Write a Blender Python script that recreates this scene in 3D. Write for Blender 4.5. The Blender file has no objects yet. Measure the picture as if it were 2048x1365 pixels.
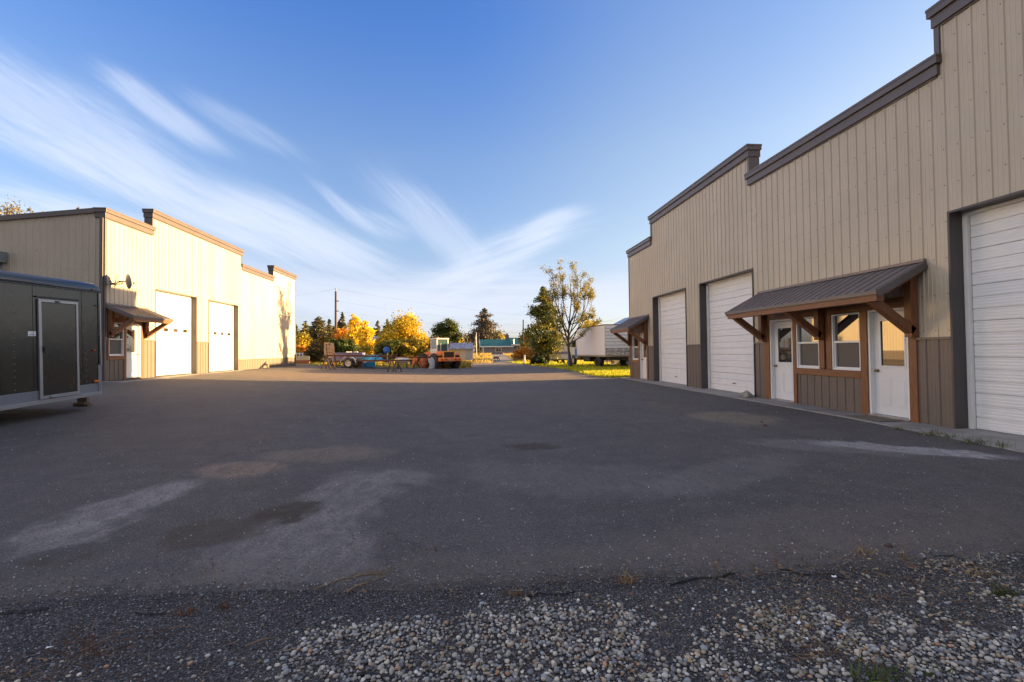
import bpy, bmesh, math, random
import numpy as np
from mathutils import Vector, Matrix, noise

C = bpy.context.scene
COL = C.collection
R = math.radians
random.seed(7)
rng = np.random.default_rng(11)

# ------------------------------------------------------------------ camera
F_PX, YAW, PIT, ROL = 958.32, 0.0978545, 0.0203697, -0.0121304     # solved from the siding ribs, screws and trim lines
HC = 1.41


def cam_vec(u, v, w):
    c, s = math.cos(ROL), math.sin(ROL)
    u, v = c * u - s * v, s * u + c * v
    c, s = math.cos(PIT), math.sin(PIT)
    w, v = c * w - s * v, s * w + c * v
    c, s = math.cos(YAW), math.sin(YAW)
    u, w = c * u + s * w, -s * u + c * w
    return Vector((u, w, v))


def at(px, py, Y):
    """world point at distance Y along the yard that stands at this place of the 2048 px wide photograph"""
    d = cam_vec((px - 1024) / F_PX, -(py - 682.5) / F_PX, 1)
    return Vector((d.x / d.y * Y, Y, HC + d.z / d.y * Y))


cam = bpy.data.cameras.new("camera")
cam.sensor_width = 36
cam.lens = F_PX / 2048 * 36
cam.clip_start = 0.05
cam.clip_end = 4000
cam_ob = bpy.data.objects.new("camera", cam)
COL.objects.link(cam_ob)
rx, ux, bx_ = cam_vec(1, 0, 0), cam_vec(0, 1, 0), -cam_vec(0, 0, 1)
cam_ob.matrix_world = Matrix(((rx.x, ux.x, bx_.x, 0), (rx.y, ux.y, bx_.y, 0), (rx.z, ux.z, bx_.z, HC), (0, 0, 0, 1)))
C.camera = cam_ob

# ------------------------------------------------------------------ light
SUN_AZ, SUN_EL = R(82.1), R(6.4)
C.view_settings.view_transform = 'Standard'
C.view_settings.look = 'None'
C.view_settings.gamma = 1
C.view_settings.use_curve_mapping = False
C.view_settings.exposure = 2.3

sd = Vector((math.sin(SUN_AZ) * math.cos(SUN_EL), math.cos(SUN_AZ) * math.cos(SUN_EL), math.sin(SUN_EL)))
sun = bpy.data.lights.new("sun", 'SUN')
sun.energy = 5.0
sun.angle = R(0.5)
sun.color = (1.0, 0.66, 0.28)
sun_ob = bpy.data.objects.new("sun", sun)
COL.objects.link(sun_ob)
sun_ob.rotation_euler = sd.to_track_quat('Z', 'Y').to_euler()
sun_ob.location = (60, 10, 30)

world = bpy.data.worlds.new("World")
C.world = world
world.use_nodes = True


class NT:
    """small wrapper to write node graphs shortly"""

    def __init__(s, tree):
        s.t = tree

    def n(s, typ, inputs=None, **kw):
        nd = s.t.nodes.new(typ)
        for k, v in kw.items():
            setattr(nd, k, v)
        for k, v in (inputs or {}).items():
            if hasattr(v, 'is_output') or isinstance(v, bpy.types.NodeSocket):
                s.t.links.new(v, nd.inputs[k])
            else:
                nd.inputs[k].default_value = v
        return nd

    def math(s, op, a, b=0.0, c=0.0, clamp=False):
        nd = s.n('ShaderNodeMath', {0: a, 1: b, 2: c}, operation=op)
        nd.use_clamp = clamp
        return nd.outputs[0]

    def ramp(s, fac, pts, interp='LINEAR'):
        nd = s.n('ShaderNodeValToRGB', {0: fac})
        cr = nd.color_ramp
        cr.interpolation = interp
        while len(cr.elements) < len(pts):
            cr.elements.new(0.5)
        for e, (p, c) in zip(cr.elements, pts):
            e.position = p
            e.color = (c, c, c, 1) if isinstance(c, (int, float)) else (*c, 1)
        return nd.outputs[0]

    def mix(s, fac, a, b, blend='MIX'):
        nd = s.n('ShaderNodeMix', data_type='RGBA', blend_type=blend)
        for k, v in ((0, fac), (6, a), (7, b)):
            if isinstance(v, bpy.types.NodeSocket):
                s.t.links.new(v, nd.inputs[k])
            else:
                nd.inputs[k].default_value = (*v, 1) if isinstance(v, tuple) and len(v) == 3 else v
        return nd.outputs[2]

    def noise(s, vec, scale, detail=3, rough=0.5, dist=0.0):
        nd = s.n('ShaderNodeTexNoise', {'Scale': scale, 'Detail': detail, 'Roughness': rough, 'Distortion': dist})
        if vec is not None:
            s.t.links.new(vec, nd.inputs['Vector'])
        return nd.outputs[0]

    def mapping(s, vec, loc=(0, 0, 0), rot=(0, 0, 0), scale=(1, 1, 1), kind='POINT'):
        nd = s.n('ShaderNodeMapping', {'Vector': vec, 'Location': loc, 'Rotation': rot, 'Scale': scale}, vector_type=kind)
        return nd.outputs[0]

    def blob(s, vec, cx, cy, rx, ry, rot):
        """soft elliptical spot: 1 at the centre, 0 at its rim"""
        m = s.mapping(vec, (cx, cy, 0), (0, 0, rot), (rx, ry, 1), 'TEXTURE')
        return s.n('ShaderNodeTexGradient', {0: m}, gradient_type='SPHERICAL').outputs[0]


def build_sky():
    w = NT(world.node_tree)
    bg = world.node_tree.nodes['Background']
    sky = w.n('ShaderNodeTexSky', sky_type='NISHITA', sun_disc=False, sun_elevation=SUN_EL, sun_rotation=SUN_AZ)
    tc = w.n('ShaderNodeTexCoord').outputs['Generated']
    sep = w.n('ShaderNodeSeparateXYZ', {0: tc})
    z = w.math('MAXIMUM', sep.outputs[2], 0.0)
    # colour of the clear air: deeper blue upwards, pale low down
    grade = w.ramp(z, [(0.0, (0.50, 0.62, 1.4)), (0.12, (0.49, 0.50, 0.80)), (0.208, (0.53, 0.57, 0.80)), (0.375, (0.50, 0.59, 0.88)), (0.57, (0.30, 0.51, 1.02)), (0.8, (0.26, 0.47, 1.05))])
    clear = w.mix(1.0, sky.outputs[0], grade, 'MULTIPLY')
    # brighter, whiter air towards the low sun
    dt = w.n('ShaderNodeVectorMath', {0: tc, 1: tuple(sd)}, operation='DOT_PRODUCT').outputs['Value']
    glow = w.ramp(dt, [(0.15, 0.0), (0.6, 0.42), (1.0, 1.0)], 'EASE')
    clear = w.mix(glow, clear, (0.80, 0.74, 0.66), 'MULTIPLY')
    clear = w.mix(glow, clear, (0.58, 0.55, 0.16), 'ADD')
    # unseen bright veil added overhead, behind and at left to fill the shade
    vz = w.ramp(z, [(0.62, 0.0), (0.86, 1.0)], 'EASE')
    vy = w.ramp(w.math('MULTIPLY', sep.outputs[1], -1.0), [(0.12, 0.0), (0.45, 1.0)], 'EASE')
    vx = w.ramp(w.math('MULTIPLY', sep.outputs[0], -1.0), [(0.74, 0.0), (0.93, 1.0)], 'EASE')
    vn = w.ramp(w.noise(tc, 2.2, 6, 0.6), [(0.25, 0.75), (0.6, 1.0)])
    clear = w.mix(w.math('MULTIPLY', vy, vn), clear, FILL_BACK)
    clear = w.mix(w.math('MULTIPLY', vz, vn), clear, FILL_TOP)
    clear = w.mix(w.math('MULTIPLY', vx, vn), clear, FILL_LEFT)
    # cirrus: directions of the sky seen as slopes (x/y, z/y) towards the north end of the yard
    yy = w.math('MAXIMUM', sep.outputs[1], 0.15)
    pc = w.n('ShaderNodeCombineXYZ', {0: w.math('DIVIDE', sep.outputs[0], yy), 1: w.math('DIVIDE', sep.outputs[2], yy), 2: 0.0}).outputs[0]

    def warped(v, sc, amt, det=4.0):
        q = w.n('ShaderNodeTexNoise', {'Vector': v, 'Scale': sc, 'Detail': det}).outputs[1]
        q = w.n('ShaderNodeVectorMath', {0: q, 1: (0.5, 0.5, 0.5)}, operation='SUBTRACT').outputs[0]
        q = w.n('ShaderNodeVectorMath', {0: q, 'Scale': amt}, operation='SCALE').outputs[0]
        return w.n('ShaderNodeVectorMath', {0: v, 1: q}, operation='ADD').outputs[0]

    pw = warped(pc, 1.6, 0.16, 2.0)
    pf = warped(pc, 1.6, 0.10, 1.0)
    tot = None
    for k, (px, py, hl, hw, ang, wt) in enumerate(SKY_STREAKS):
        hw *= 0.78
        wt *= 0.80
        c = at(px, py, 1)
        cx, cy = c.x, c.z - HC
        bl = w.blob(pw, cx, cy, hl / F_PX, hw / F_PX, R(-ang))
        m = w.mapping(pw, (k * 3.7, k * 1.3, 0), (0, 0, R(-ang)), (1 / 1.6, 1 / 11.0, 1), 'TEXTURE')
        m2 = w.mapping(pf, (k * 1.7, k * 5.3, 0), (0, 0, R(-ang - 7)), (1 / 4.0, 1 / 60.0, 1), 'TEXTURE')
        f = w.math('ADD', w.math('MULTIPLY', w.noise(m, 1.0, 5, 0.6, 0.1), 0.55), w.math('MULTIPLY', w.noise(m2, 1.0, 8, 0.72, 0.1), 0.45))
        core = w.ramp(bl, [(0.0, 0.0), (0.75, 1.0)], 'EASE')
        # thin fibres at the rim, closed sheet towards the core
        v = w.math('MULTIPLY_ADD', core, 0.22, f)
        v = w.ramp(v, [(0.46, 0.0), (0.58, 0.28), (0.76, 1.0)], 'LINEAR')
        v = w.math('MULTIPLY', w.math('MULTIPLY', v, core), wt)
        tot = v if tot is None else w.math('SUBTRACT', w.math('ADD', tot, v), w.math('MULTIPLY', tot, v))
    # veil of thin cloud low over the horizon
    lowm = w.ramp(z, [(0.0, 1.0), (0.10, 0.8), (0.17, 0.0)])
    m = w.mapping(tc, (3.1, 0, 0), (0, 0, 0), (2.0, 2.0, 16.0))
    lf = w.ramp(w.noise(m, 1.6, 8, 0.62, 0.4), [(0.40, 0.0), (0.68, 0.7)])
    low = w.math('MULTIPLY', lowm, lf)
    tot = w.math('MAXIMUM', tot, low)
    ccol = w.ramp(z, [(0.0, (0.52, 0.54, 0.60)), (0.3, (0.48, 0.53, 0.64)), (1.0, (0.40, 0.46, 0.6))])
    # clouds stand in the same light as the air: brighter towards the sun
    out = w.mix(w.math('MULTIPLY', tot, 0.86), clear, w.mix(1.0, ccol, (3.55, 3.55, 3.55), 'MULTIPLY'))
    world.node_tree.links.new(out, bg.inputs[0])
    bg.inputs[1].default_value = 0.10


FILL_TOP = (1.5, 1.64, 2.1)
FILL_BACK = (0.95, 0.97, 1.15)
FILL_LEFT = (4.4, 4.0, 3.45)
SKY_STREAKS = [      # place, half length, half width, slant (degrees, down to the right), weight
    (150, 235, 480, 150, 27, 0.75),
    (330, 365, 620, 95, 22, 1.0),
    (590, 475, 300, 120, 20, 1.0),
    (110, 420, 520, 115, 14, 1.0),
    (520, 560, 380, 90, 12, 0.8),
    (335, 225, 230, 50, 33, 0.75),
    (500, 270, 200, 45, 30, 0.35),
    (690, 420, 130, 28, 38, 0.5),
    (985, 510, 320, 85, -24, 1.0),
    (900, 575, 420, 110, -4, 0.9),
    (860, 440, 260, 100, 42, 0.6),
    (745, 440, 110, 50, 25, 0.5),
    (1090, 450, 150, 50, -28, 0.8),
    (1010, 620, 520, 90, -3, 0.7),
    (1230, 590, 280, 100, -12, 0.8),
    (690, 590, 330, 90, 6, 0.7),
    (-500, 480, 800, 200, 12, 0.9),
    (2500, 560, 800, 160, -10, 0.8),
]
build_sky()

# ------------------------------------------------------------------ materials


def sock(v):
    return (*v, 1) if len(v) == 3 else v


def mat(name, col, rough=0.6, metal=0.0, col2=None, nscale=4.0, nlo=0.35, nhi=0.65, bump=0.0, bscale=60.0, bdist=0.01,
        stretch=(1, 1, 1), spec=0.5, attr=False, transl=0.0, dirt=0.0, rvar=0.0, alpha=None):
    m = bpy.data.materials.new(name)
    m.use_nodes = True
    t = NT(m.node_tree)
    bs = m.node_tree.nodes['Principled BSDF']
    bs.inputs['Roughness'].default_value = rough
    bs.inputs['Metallic'].default_value = metal
    bs.inputs['Specular IOR Level'].default_value = spec
    tc = t.n('ShaderNodeTexCoord').outputs['Object']
    v = t.mapping(tc, scale=stretch)
    c = sock(col)
    if attr:
        c = t.n('ShaderNodeVertexColor', layer_name='Col').outputs[0]
    if col2 is not None:
        f = t.ramp(t.noise(v, nscale, 6, 0.6), [(nlo, 0.0), (nhi, 1.0)])
        c = t.mix(f, c, sock(col2))
    if dirt > 0:
        f = t.ramp(t.noise(t.mapping(tc, (5, 3, 1), scale=(1, 1, 0.35)), 1.3, 8, 0.65), [(0.4, 0.0), (0.75, dirt)])
        c = t.mix(f, c, (0.16, 0.13, 0.10, 1))
    if isinstance(c, bpy.types.NodeSocket):
        m.node_tree.links.new(c, bs.inputs['Base Color'])
    else:
        bs.inputs['Base Color'].default_value = c
    if rvar > 0:
        f = t.ramp(t.noise(v, nscale * 0.7, 5, 0.6), [(0.3, max(0.02, rough - rvar)), (0.7, min(1, rough + rvar))])
        m.node_tree.links.new(f, bs.inputs['Roughness'])
    if bump > 0:
        b = t.n('ShaderNodeBump', {'Strength': bump, 'Distance': bdist, 'Height': t.noise(v, bscale, 4, 0.6)})
        m.node_tree.links.new(b.outputs[0], bs.inputs['Normal'])
    if transl > 0:
        tr = t.n('ShaderNodeBsdfTranslucent', {'Color': c})
        mx = t.n('ShaderNodeMixShader', {0: transl, 1: bs.outputs[0], 2: tr.outputs[0]})
        m.node_tree.links.new(mx.outputs[0], m.node_tree.nodes['Material Output'].inputs[0])
    return m


M = {}
M['siding'] = mat('tan_siding', (0.50, 0.425, 0.325), 0.34, 0.0, (0.455, 0.385, 0.293), 0.8, bump=0.10, bscale=2.2, bdist=0.02, dirt=0.10, rvar=0.08)
M['wainscot'] = mat('brown_siding', (0.155, 0.122, 0.105), 0.4, 0.0, (0.135, 0.108, 0.094), 1.5, bump=0.03, bscale=3, dirt=0.12)
M['trim'] = mat('dark_trim', (0.122, 0.100, 0.094), 0.38, 0.0, (0.108, 0.088, 0.083), 2.0, dirt=0.1)
M['jamb'] = mat('opening_lining', (0.075, 0.062, 0.060), 0.45, 0.0, (0.065, 0.054, 0.053), 2.0)
M['screw'] = mat('screw_head', (0.07, 0.055, 0.045), 0.5)
M['door_white'] = mat('white_steel', (0.78, 0.78, 0.79), 0.35, 0.0, (0.72, 0.72, 0.72), 1.2, dirt=0.05, rvar=0.05)
M['white'] = mat('white_paint', (0.76, 0.76, 0.76), 0.4, 0.0, (0.70, 0.69, 0.67), 3.0)
M['vinyl'] = mat('white_vinyl', (0.80, 0.80, 0.79), 0.35)
M['wood'] = mat('stained_timber', (0.25, 0.098, 0.036), 0.5, 0.0, (0.16, 0.062, 0.024), 5.0, stretch=(6, 6, 0.8), bump=0.25, bscale=14, bdist=0.004)
M['wood_h'] = mat('stained_beam', (0.25, 0.098, 0.036), 0.5, 0.0, (0.17, 0.066, 0.026), 5.0, stretch=(6, 0.8, 6), bump=0.25, bscale=14, bdist=0.004)
M['metal_roof'] = mat('brown_metal_roof', (0.17, 0.142, 0.135), 0.34, 0.2, (0.145, 0.12, 0.118), 2.0, rvar=0.06)
M['glass'] = mat('window_glass', (0.020, 0.021, 0.024), 0.025, spec=0.9)
M['glass'].node_tree.nodes['Principled BSDF'].inputs['IOR'].default_value = 2.1
M['screen'] = mat('insect_screen', (0.075, 0.072, 0.072), 0.45, spec=0.5)
M['brass'] = mat('brass', (0.35, 0.24, 0.11), 0.25, 1.0)
M['concrete'] = mat('apron_concrete', (0.30, 0.285, 0.265), 0.85, 0.0, (0.22, 0.20, 0.18), 2.2, bump=0.3, bscale=90, bdist=0.003, dirt=0.5)
M['black'] = mat('black_plastic', (0.012, 0.012, 0.013), 0.4)
M['rubber'] = mat('rubber', (0.022, 0.021, 0.021), 0.8, 0.0, (0.05, 0.045, 0.04), 6, bump=0.2, bscale=40)
M['steel'] = mat('galvanised_steel', (0.42, 0.43, 0.44), 0.38, 0.8, (0.3, 0.3, 0.31), 7, rvar=0.1)
M['alu'] = mat('aluminium', (0.40, 0.40, 0.42), 0.38, 0.6, (0.36, 0.36, 0.38), 2)
M['bluegrey'] = mat('grey_box_paint', (0.20, 0.24, 0.26), 0.45, 0.0, (0.17, 0.20, 0.22), 4)
M['dish'] = mat('dish_grey', (0.30, 0.29, 0.28), 0.5)
M['orange'] = mat('orange_paint', (0.85, 0.20, 0.025), 0.45, 0.0, (0.60, 0.13, 0.03), 3.0, dirt=0.2)
M['yellow'] = mat('yellow_paint', (0.90, 0.45, 0.04), 0.45, 0.0, (0.75, 0.35, 0.05), 5, dirt=0.1)
M['red'] = mat('red_paint', (0.45, 0.04, 0.025), 0.5)
M['rust'] = mat('rusty_steel', (0.15, 0.06, 0.035), 0.75, 0.3, (0.08, 0.04, 0.03), 9)
M['dark_steel'] = mat('dark_steel', (0.04, 0.038, 0.04), 0.5, 0.4, (0.08, 0.05, 0.04), 9)
M['tarp'] = mat('blue_tarp', (0.03, 0.30, 0.55), 0.4, 0.0, (0.10, 0.42, 0.62), 6, bump=0.6, bscale=9, bdist=0.03)
M['blue'] = mat('blue_plastic', (0.01, 0.10, 0.50), 0.4)
M['cyan'] = mat('light_blue_plastic', (0.02, 0.30, 0.62), 0.4, 0.0, (0.04, 0.22, 0.5), 6)
M['lavender'] = mat('faded_lavender_paint', (0.22, 0.22, 0.38), 0.45, 0.0, (0.18, 0.16, 0.28), 3)
M['tan_board'] = mat('tan_board', (0.42, 0.34, 0.25), 0.8, 0.0, (0.34, 0.26, 0.19), 3)
M['bark'] = mat('bark', (0.10, 0.07, 0.055), 0.9, 0.0, (0.055, 0.04, 0.035), 9, stretch=(3, 3, 0.6), bump=0.6, bscale=12, bdist=0.03)
M['pole_wood'] = mat('weathered_pole', (0.085, 0.058, 0.045), 0.9, 0.0, (0.05, 0.035, 0.03), 5, stretch=(4, 4, 0.3))
M['leaf'] = mat('leaves', (0.1, 0.1, 0.02), 0.55, attr=True, transl=0.38, spec=0.3)
M['needle'] = mat('needles', (0.05, 0.07, 0.03), 0.6, attr=True, transl=0.15, spec=0.3)
M['grass'] = mat('grass_blades', (0.1, 0.1, 0.02), 0.6, attr=True, transl=0.35, spec=0.2)
M['pebble'] = mat('pebbles', (0.3, 0.3, 0.3), 0.62, attr=True, bump=0.25, bscale=220, bdist=0.002)
M['teal_roof'] = mat('teal_metal_roof', (0.012, 0.115, 0.10), 0.5, 0.0, (0.016, 0.10, 0.09), 2, spec=0.3)
M['house_wall'] = mat('grey_house_siding', (0.24, 0.24, 0.27), 0.7, 0.0, (0.21, 0.21, 0.24), 3, stretch=(0.3, 0.3, 8))
M['brick'] = mat('chimney_brick', (0.20, 0.16, 0.15), 0.8)
M['pink_white'] = mat('old_box_paint', (0.82, 0.78, 0.79), 0.5, 0.0, (0.78, 0.73, 0.74), 0.8)
M['cab_white'] = mat('cab_white', (0.70, 0.68, 0.66), 0.4, 0.0, (0.6, 0.58, 0.56), 2, dirt=0.15)
M['cab_blue'] = mat('cab_blue', (0.05, 0.20, 0.48), 0.4)
M['roof_blue'] = mat('blue_grey_metal', (0.22, 0.30, 0.40), 0.4, 0.2, (0.18, 0.24, 0.32), 3)
M['cream'] = mat('cream_wall', (0.70, 0.58, 0.36), 0.7)
M['orange_brown'] = mat('rust_orange_panel', (0.40, 0.13, 0.05), 0.7)
M['black_trailer'] = mat('charcoal_trailer_skin', (0.024, 0.026, 0.028), 0.20, 0.0, (0.019, 0.021, 0.023), 1.5, bump=0.22, bscale=1.2, bdist=0.03, spec=0.5)
M['trailer_roof'] = mat('dark_blue_roof_edge', (0.022, 0.032, 0.058), 0.22, 0.0, (0.03, 0.04, 0.065), 3, spec=0.6)
M['amber'] = mat('amber_lens', (0.75, 0.20, 0.02), 0.2)
M['redlens'] = mat('red_lens', (0.30, 0.02, 0.01), 0.25)
M['sawwood'] = mat('old_wood', (0.22, 0.14, 0.08), 0.8, 0.0, (0.14, 0.09, 0.06), 6)
M['stone'] = mat('field_stone', (0.22, 0.23, 0.19), 0.85, 0.0, (0.32, 0.31, 0.27), 14, bump=0.5, bscale=30)
M['twig'] = mat('dry_stems', (0.30, 0.22, 0.12), 0.85, 0.0, (0.2, 0.13, 0.07), 20)
M['wire'] = mat('wire', (0.05, 0.05, 0.055), 0.5)
M['mat_fibre'] = mat('doormat', (0.20, 0.16, 0.12), 0.95, 0.0, (0.10, 0.08, 0.06), 40, bump=0.5, bscale=150)


def diamond_plate():
    m = mat('diamond_plate', (0.50, 0.51, 0.53), 0.32, 0.85)
    t = NT(m.node_tree)
    bs = m.node_tree.nodes['Principled BSDF']
    tc = t.n('ShaderNodeTexCoord').outputs['Object']
    a = t.n('ShaderNodeTexWave', {'Vector': t.mapping(tc, rot=(R(45), 0, 0)), 'Scale': 9.0}, bands_direction='Y').outputs[1]
    b = t.n('ShaderNodeTexWave', {'Vector': t.mapping(tc, rot=(R(-45), 0, 0)), 'Scale': 9.0}, bands_direction='Y').outputs[1]
    h = t.math('MULTIPLY', a, b)
    bp = t.n('ShaderNodeBump', {'Strength': 1.0, 'Distance': 0.02, 'Height': h})
    m.node_tree.links.new(bp.outputs[0], bs.inputs['Normal'])
    m.node_tree.links.new(t.ramp(h, [(0.2, (0.26, 0.265, 0.28)), (0.8, (0.46, 0.47, 0.49))]), bs.inputs['Base Color'])
    return m


M['diamond'] = diamond_plate()


def ribbed(name, col, period, axis, depth=0.02, rough=0.4, metal=0.0, col2=None):
    """sheet metal with a fine rib relief, for panels too small in the picture to model every rib"""
    m = mat(name, col, rough, metal, col2)
    t = NT(m.node_tree)
    bs = m.node_tree.nodes['Principled BSDF']
    tc = t.n('ShaderNodeTexCoord').outputs['Object']
    wv = t.n('ShaderNodeTexWave', {'Vector': tc, 'Scale': 2 * math.pi / period / 20}, bands_direction=axis).outputs[1]
    bp = t.n('ShaderNodeBump', {'Strength': 0.8, 'Distance': depth, 'Height': wv})
    m.node_tree.links.new(bp.outputs[0], bs.inputs['Normal'])
    return m


M['garage'] = ribbed('garage_door_steel', (0.76, 0.755, 0.76), 0.049, 'Z', 0.003, 0.38, col2=(0.72, 0.715, 0.72))
M['shed_roof'] = ribbed('corrugated_zinc', (0.42, 0.44, 0.52), 0.20, 'X', 0.04, 0.4, 0.5, (0.25, 0.17, 0.13))
M['shed_wall'] = ribbed('shed_sheet', (0.50, 0.47, 0.48), 0.2, 'X', 0.02, 0.5)


def asphalt_mat():
    m = bpy.data.materials.new('asphalt')
    m.use_nodes = True
    t = NT(m.node_tree)
    bs = m.node_tree.nodes['Principled BSDF']
    tc = t.n('ShaderNodeTexCoord').outputs['Object']
    big = t.ramp(t.noise(tc, 0.35, 6, 0.6, 0.4), [(0.3, 0.0), (0.7, 1.0)])
    c = t.mix(big, (0.050, 0.051, 0.060, 1), (0.074, 0.073, 0.083, 1))
    mid = t.ramp(t.noise(tc, 2.6, 8, 0.7), [(0.42, 0.0), (0.72, 0.7)])
    c = t.mix(mid, c, (0.115, 0.105, 0.10, 1))
    drk = t.ramp(t.noise(t.mapping(tc, (9, 4, 0)), 0.9, 7, 0.68), [(0.5, 0.0), (0.72, 0.6)])
    c = t.mix(drk, c, (0.034, 0.034, 0.038, 1))
    # stone grain: aggregate of dark and pale chips
    vo = t.n('ShaderNodeTexVoronoi', {'Vector': tc, 'Scale': 125.0})
    chip = t.n('ShaderNodeSeparateColor', {0: vo.outputs['Color']}).outputs[0]
    g = t.ramp(chip, [(0.0, 0.45), (0.5, 0.92), (0.88, 1.25), (0.975, 2.0), (1.0, 3.8)])
    c = t.mix(1.0, c, g, 'MULTIPLY')
    # hairline cracks and worn tyre arcs
    cw = t.n('ShaderNodeTexNoise', {'Vector': tc, 'Scale': 1.4, 'Detail': 6.0}).outputs[1]
    cw = t.n('ShaderNodeVectorMath', {0: cw, 'Scale': 0.9}, operation='SCALE').outputs[0]
    cw = t.n('ShaderNodeVectorMath', {0: tc, 1: cw}, operation='ADD').outputs[0]
    cr = t.n('ShaderNodeTexVoronoi', {'Vector': cw, 'Scale': 0.22}, feature='DISTANCE_TO_EDGE').outputs['Distance']
    c = t.mix(t.math('MULTIPLY', t.ramp(cr, [(0.0, 1.0), (0.0022, 0.0)]), t.ramp(t.noise(tc, 0.5, 3), [(0.45, 0.0), (0.6, 0.75)])), c, (0.014, 0.013, 0.014, 1))
    for ox, oy, rr, wd in ((5.5, -2.0, 9.6, 0.16), (5.5, -2.0, 11.2, 0.16), (-14.0, 4.0, 12.5, 0.2), (-14.0, 4.0, 14.3, 0.2)):
        dd = t.n('ShaderNodeVectorMath', {0: tc, 1: (ox, oy, 0.0)}, operation='DISTANCE').outputs['Value']
        a = t.math('ABSOLUTE', t.math('SUBTRACT', dd, rr))
        a = t.math('MULTIPLY', t.ramp(a, [(0.0, 1.0), (wd, 0.0)], 'EASE'), t.ramp(t.noise(tc, 0.8, 5, 0.6), [(0.42, 0.0), (0.68, 0.30)]))
        c = t.mix(a, c, (0.15, 0.142, 0.145, 1))
    # stains, dust drifts and one painted sunlit strip, each placed on the lot
    dn = t.n('ShaderNodeTexNoise', {'Vector': t.mapping(tc, scale=(1, 0.6, 1)), 'Scale': 2.4, 'Detail': 7.0, 'Roughness': 0.62}).outputs[1]
    dv = t.n('ShaderNodeVectorMath', {0: dn, 1: (0.5, 0.5, 0.5)}, operation='SUBTRACT').outputs[0]
    dv = t.n('ShaderNodeVectorMath', {0: dv, 'Scale': 0.75}, operation='SCALE').outputs[0]
    pw = t.n('ShaderNodeVectorMath', {0: tc, 1: dv}, operation='ADD').outputs[0]
    fine = t.ramp(t.noise(t.mapping(tc, scale=(1.0, 0.45, 1)), 9, 8, 0.7), [(0.3, 0.25), (0.62, 1.0)])
    grain = t.ramp(t.noise(tc, 38, 6, 0.75), [(0.36, 0.15), (0.56, 1.0)])
    soft = t.ramp(t.noise(tc, 14, 6, 0.7), [(0.3, 0.55), (0.55, 1.0)])
    fine = t.math('MULTIPLY', fine, grain)
    for cx, cy, rx_, ry_, rot, col, k in STAINS_AND_SUN:
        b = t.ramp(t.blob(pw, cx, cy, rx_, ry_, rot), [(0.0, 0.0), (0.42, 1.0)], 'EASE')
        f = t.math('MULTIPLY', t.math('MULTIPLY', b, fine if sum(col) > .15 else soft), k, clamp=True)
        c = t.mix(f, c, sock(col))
    m.node_tree.links.new(c, bs.inputs['Base Color'])
    bs.inputs['Roughness'].default_value = 0.82
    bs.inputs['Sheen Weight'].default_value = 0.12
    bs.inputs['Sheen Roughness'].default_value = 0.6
    bs.inputs['Sheen Tint'].default_value = (1.0, 0.80, 0.64, 1)  # orange put into the sheen to warm the sunlit strip
    bs.inputs['Specular IOR Level'].default_value = 0.35
    h = t.math('ADD', t.math('MULTIPLY', vo.outputs['Distance'], 1.0), t.noise(tc, 45, 4, 0.6))
    bp = t.n('ShaderNodeBump', {'Strength': 1.0, 'Distance': 0.012, 'Height': h})
    m.node_tree.links.new(bp.outputs[0], bs.inputs['Normal'])
    return m


DUST = (0.40, 0.37, 0.36)
STAINS_AND_SUN = [
    (-3.05, 4.75, 0.42, 0.95, R(-8), DUST, 0.75),
    (-3.05, 3.95, 0.32, 0.42, R(0), DUST, 0.6),
    (-1.15, 4.9, 0.50, 1.1, R(8), DUST, 0.5),
    (-1.25, 3.6, 0.65, 0.9, R(20), DUST, 0.5),
    (-0.75, 5.5, 0.5, 0.35, R(-20), DUST, 0.45),
    (-2.7, 6.0, 0.60, 0.50, R(0), (0.36, 0.25, 0.17), 0.8),
    (-1.9, 6.8, 1.1, 0.6, R(0), (0.30, 0.22, 0.16), 0.6),
    (-1.55, 4.35, 0.36, 0.34, R(20), (0.016, 0.012, 0.009), 1.0),
    (-1.95, 3.95, 0.42, 0.36, R(35), (0.026, 0.020, 0.015), 0.75),
    (-2.75, 3.45, 0.16, 0.14, R(0), (0.03, 0.024, 0.018), 0.7),
    (0.95, 6.95, 0.45, 0.28, R(0), (0.016, 0.012, 0.010), 1.0),
    (5.9, 6.0, 1.35, 0.36, R(-38), (0.55, 0.54, 0.55), 1.0),
    (5.2, 6.3, 1.4, 0.55, R(-30), (0.24, 0.23, 0.23), 0.7),
    (1.2, 5.2, 1.6, 0.9, R(-20), (0.20, 0.19, 0.20), 0.5),
    (3.0, 5.2, 1.8, 0.5, R(30), (0.22, 0.21, 0.21), 0.5),
    (5.4, 9.2, 1.0, 1.2, R(0), (0.33, 0.26, 0.17), 0.7),
    (4.9, 11.5, 0.8, 1.4, R(0), (0.13, 0.105, 0.08), 0.4),
    (-5.5, 9.5, 1.4, 3.2, R(10), (0.105, 0.094, 0.092), 0.4),
    (2.4, 14.0, 2.2, 4.5, R(0), (0.105, 0.094, 0.090), 0.4),
    (-3.0, 26.0, 12.0, 6.5, R(0), (0.25, 0.155, 0.09), 0.7),  # tan glow of low sunlight painted across the far asphalt
    (0.5, 3.0, 6.5, 0.50, R(2), (0.16, 0.135, 0.115), 0.6),
    (2.9, 3.5, 2.2, 0.55, R(6), (0.17, 0.14, 0.12), 0.55),
]
M['asphalt'] = asphalt_mat()


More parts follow.
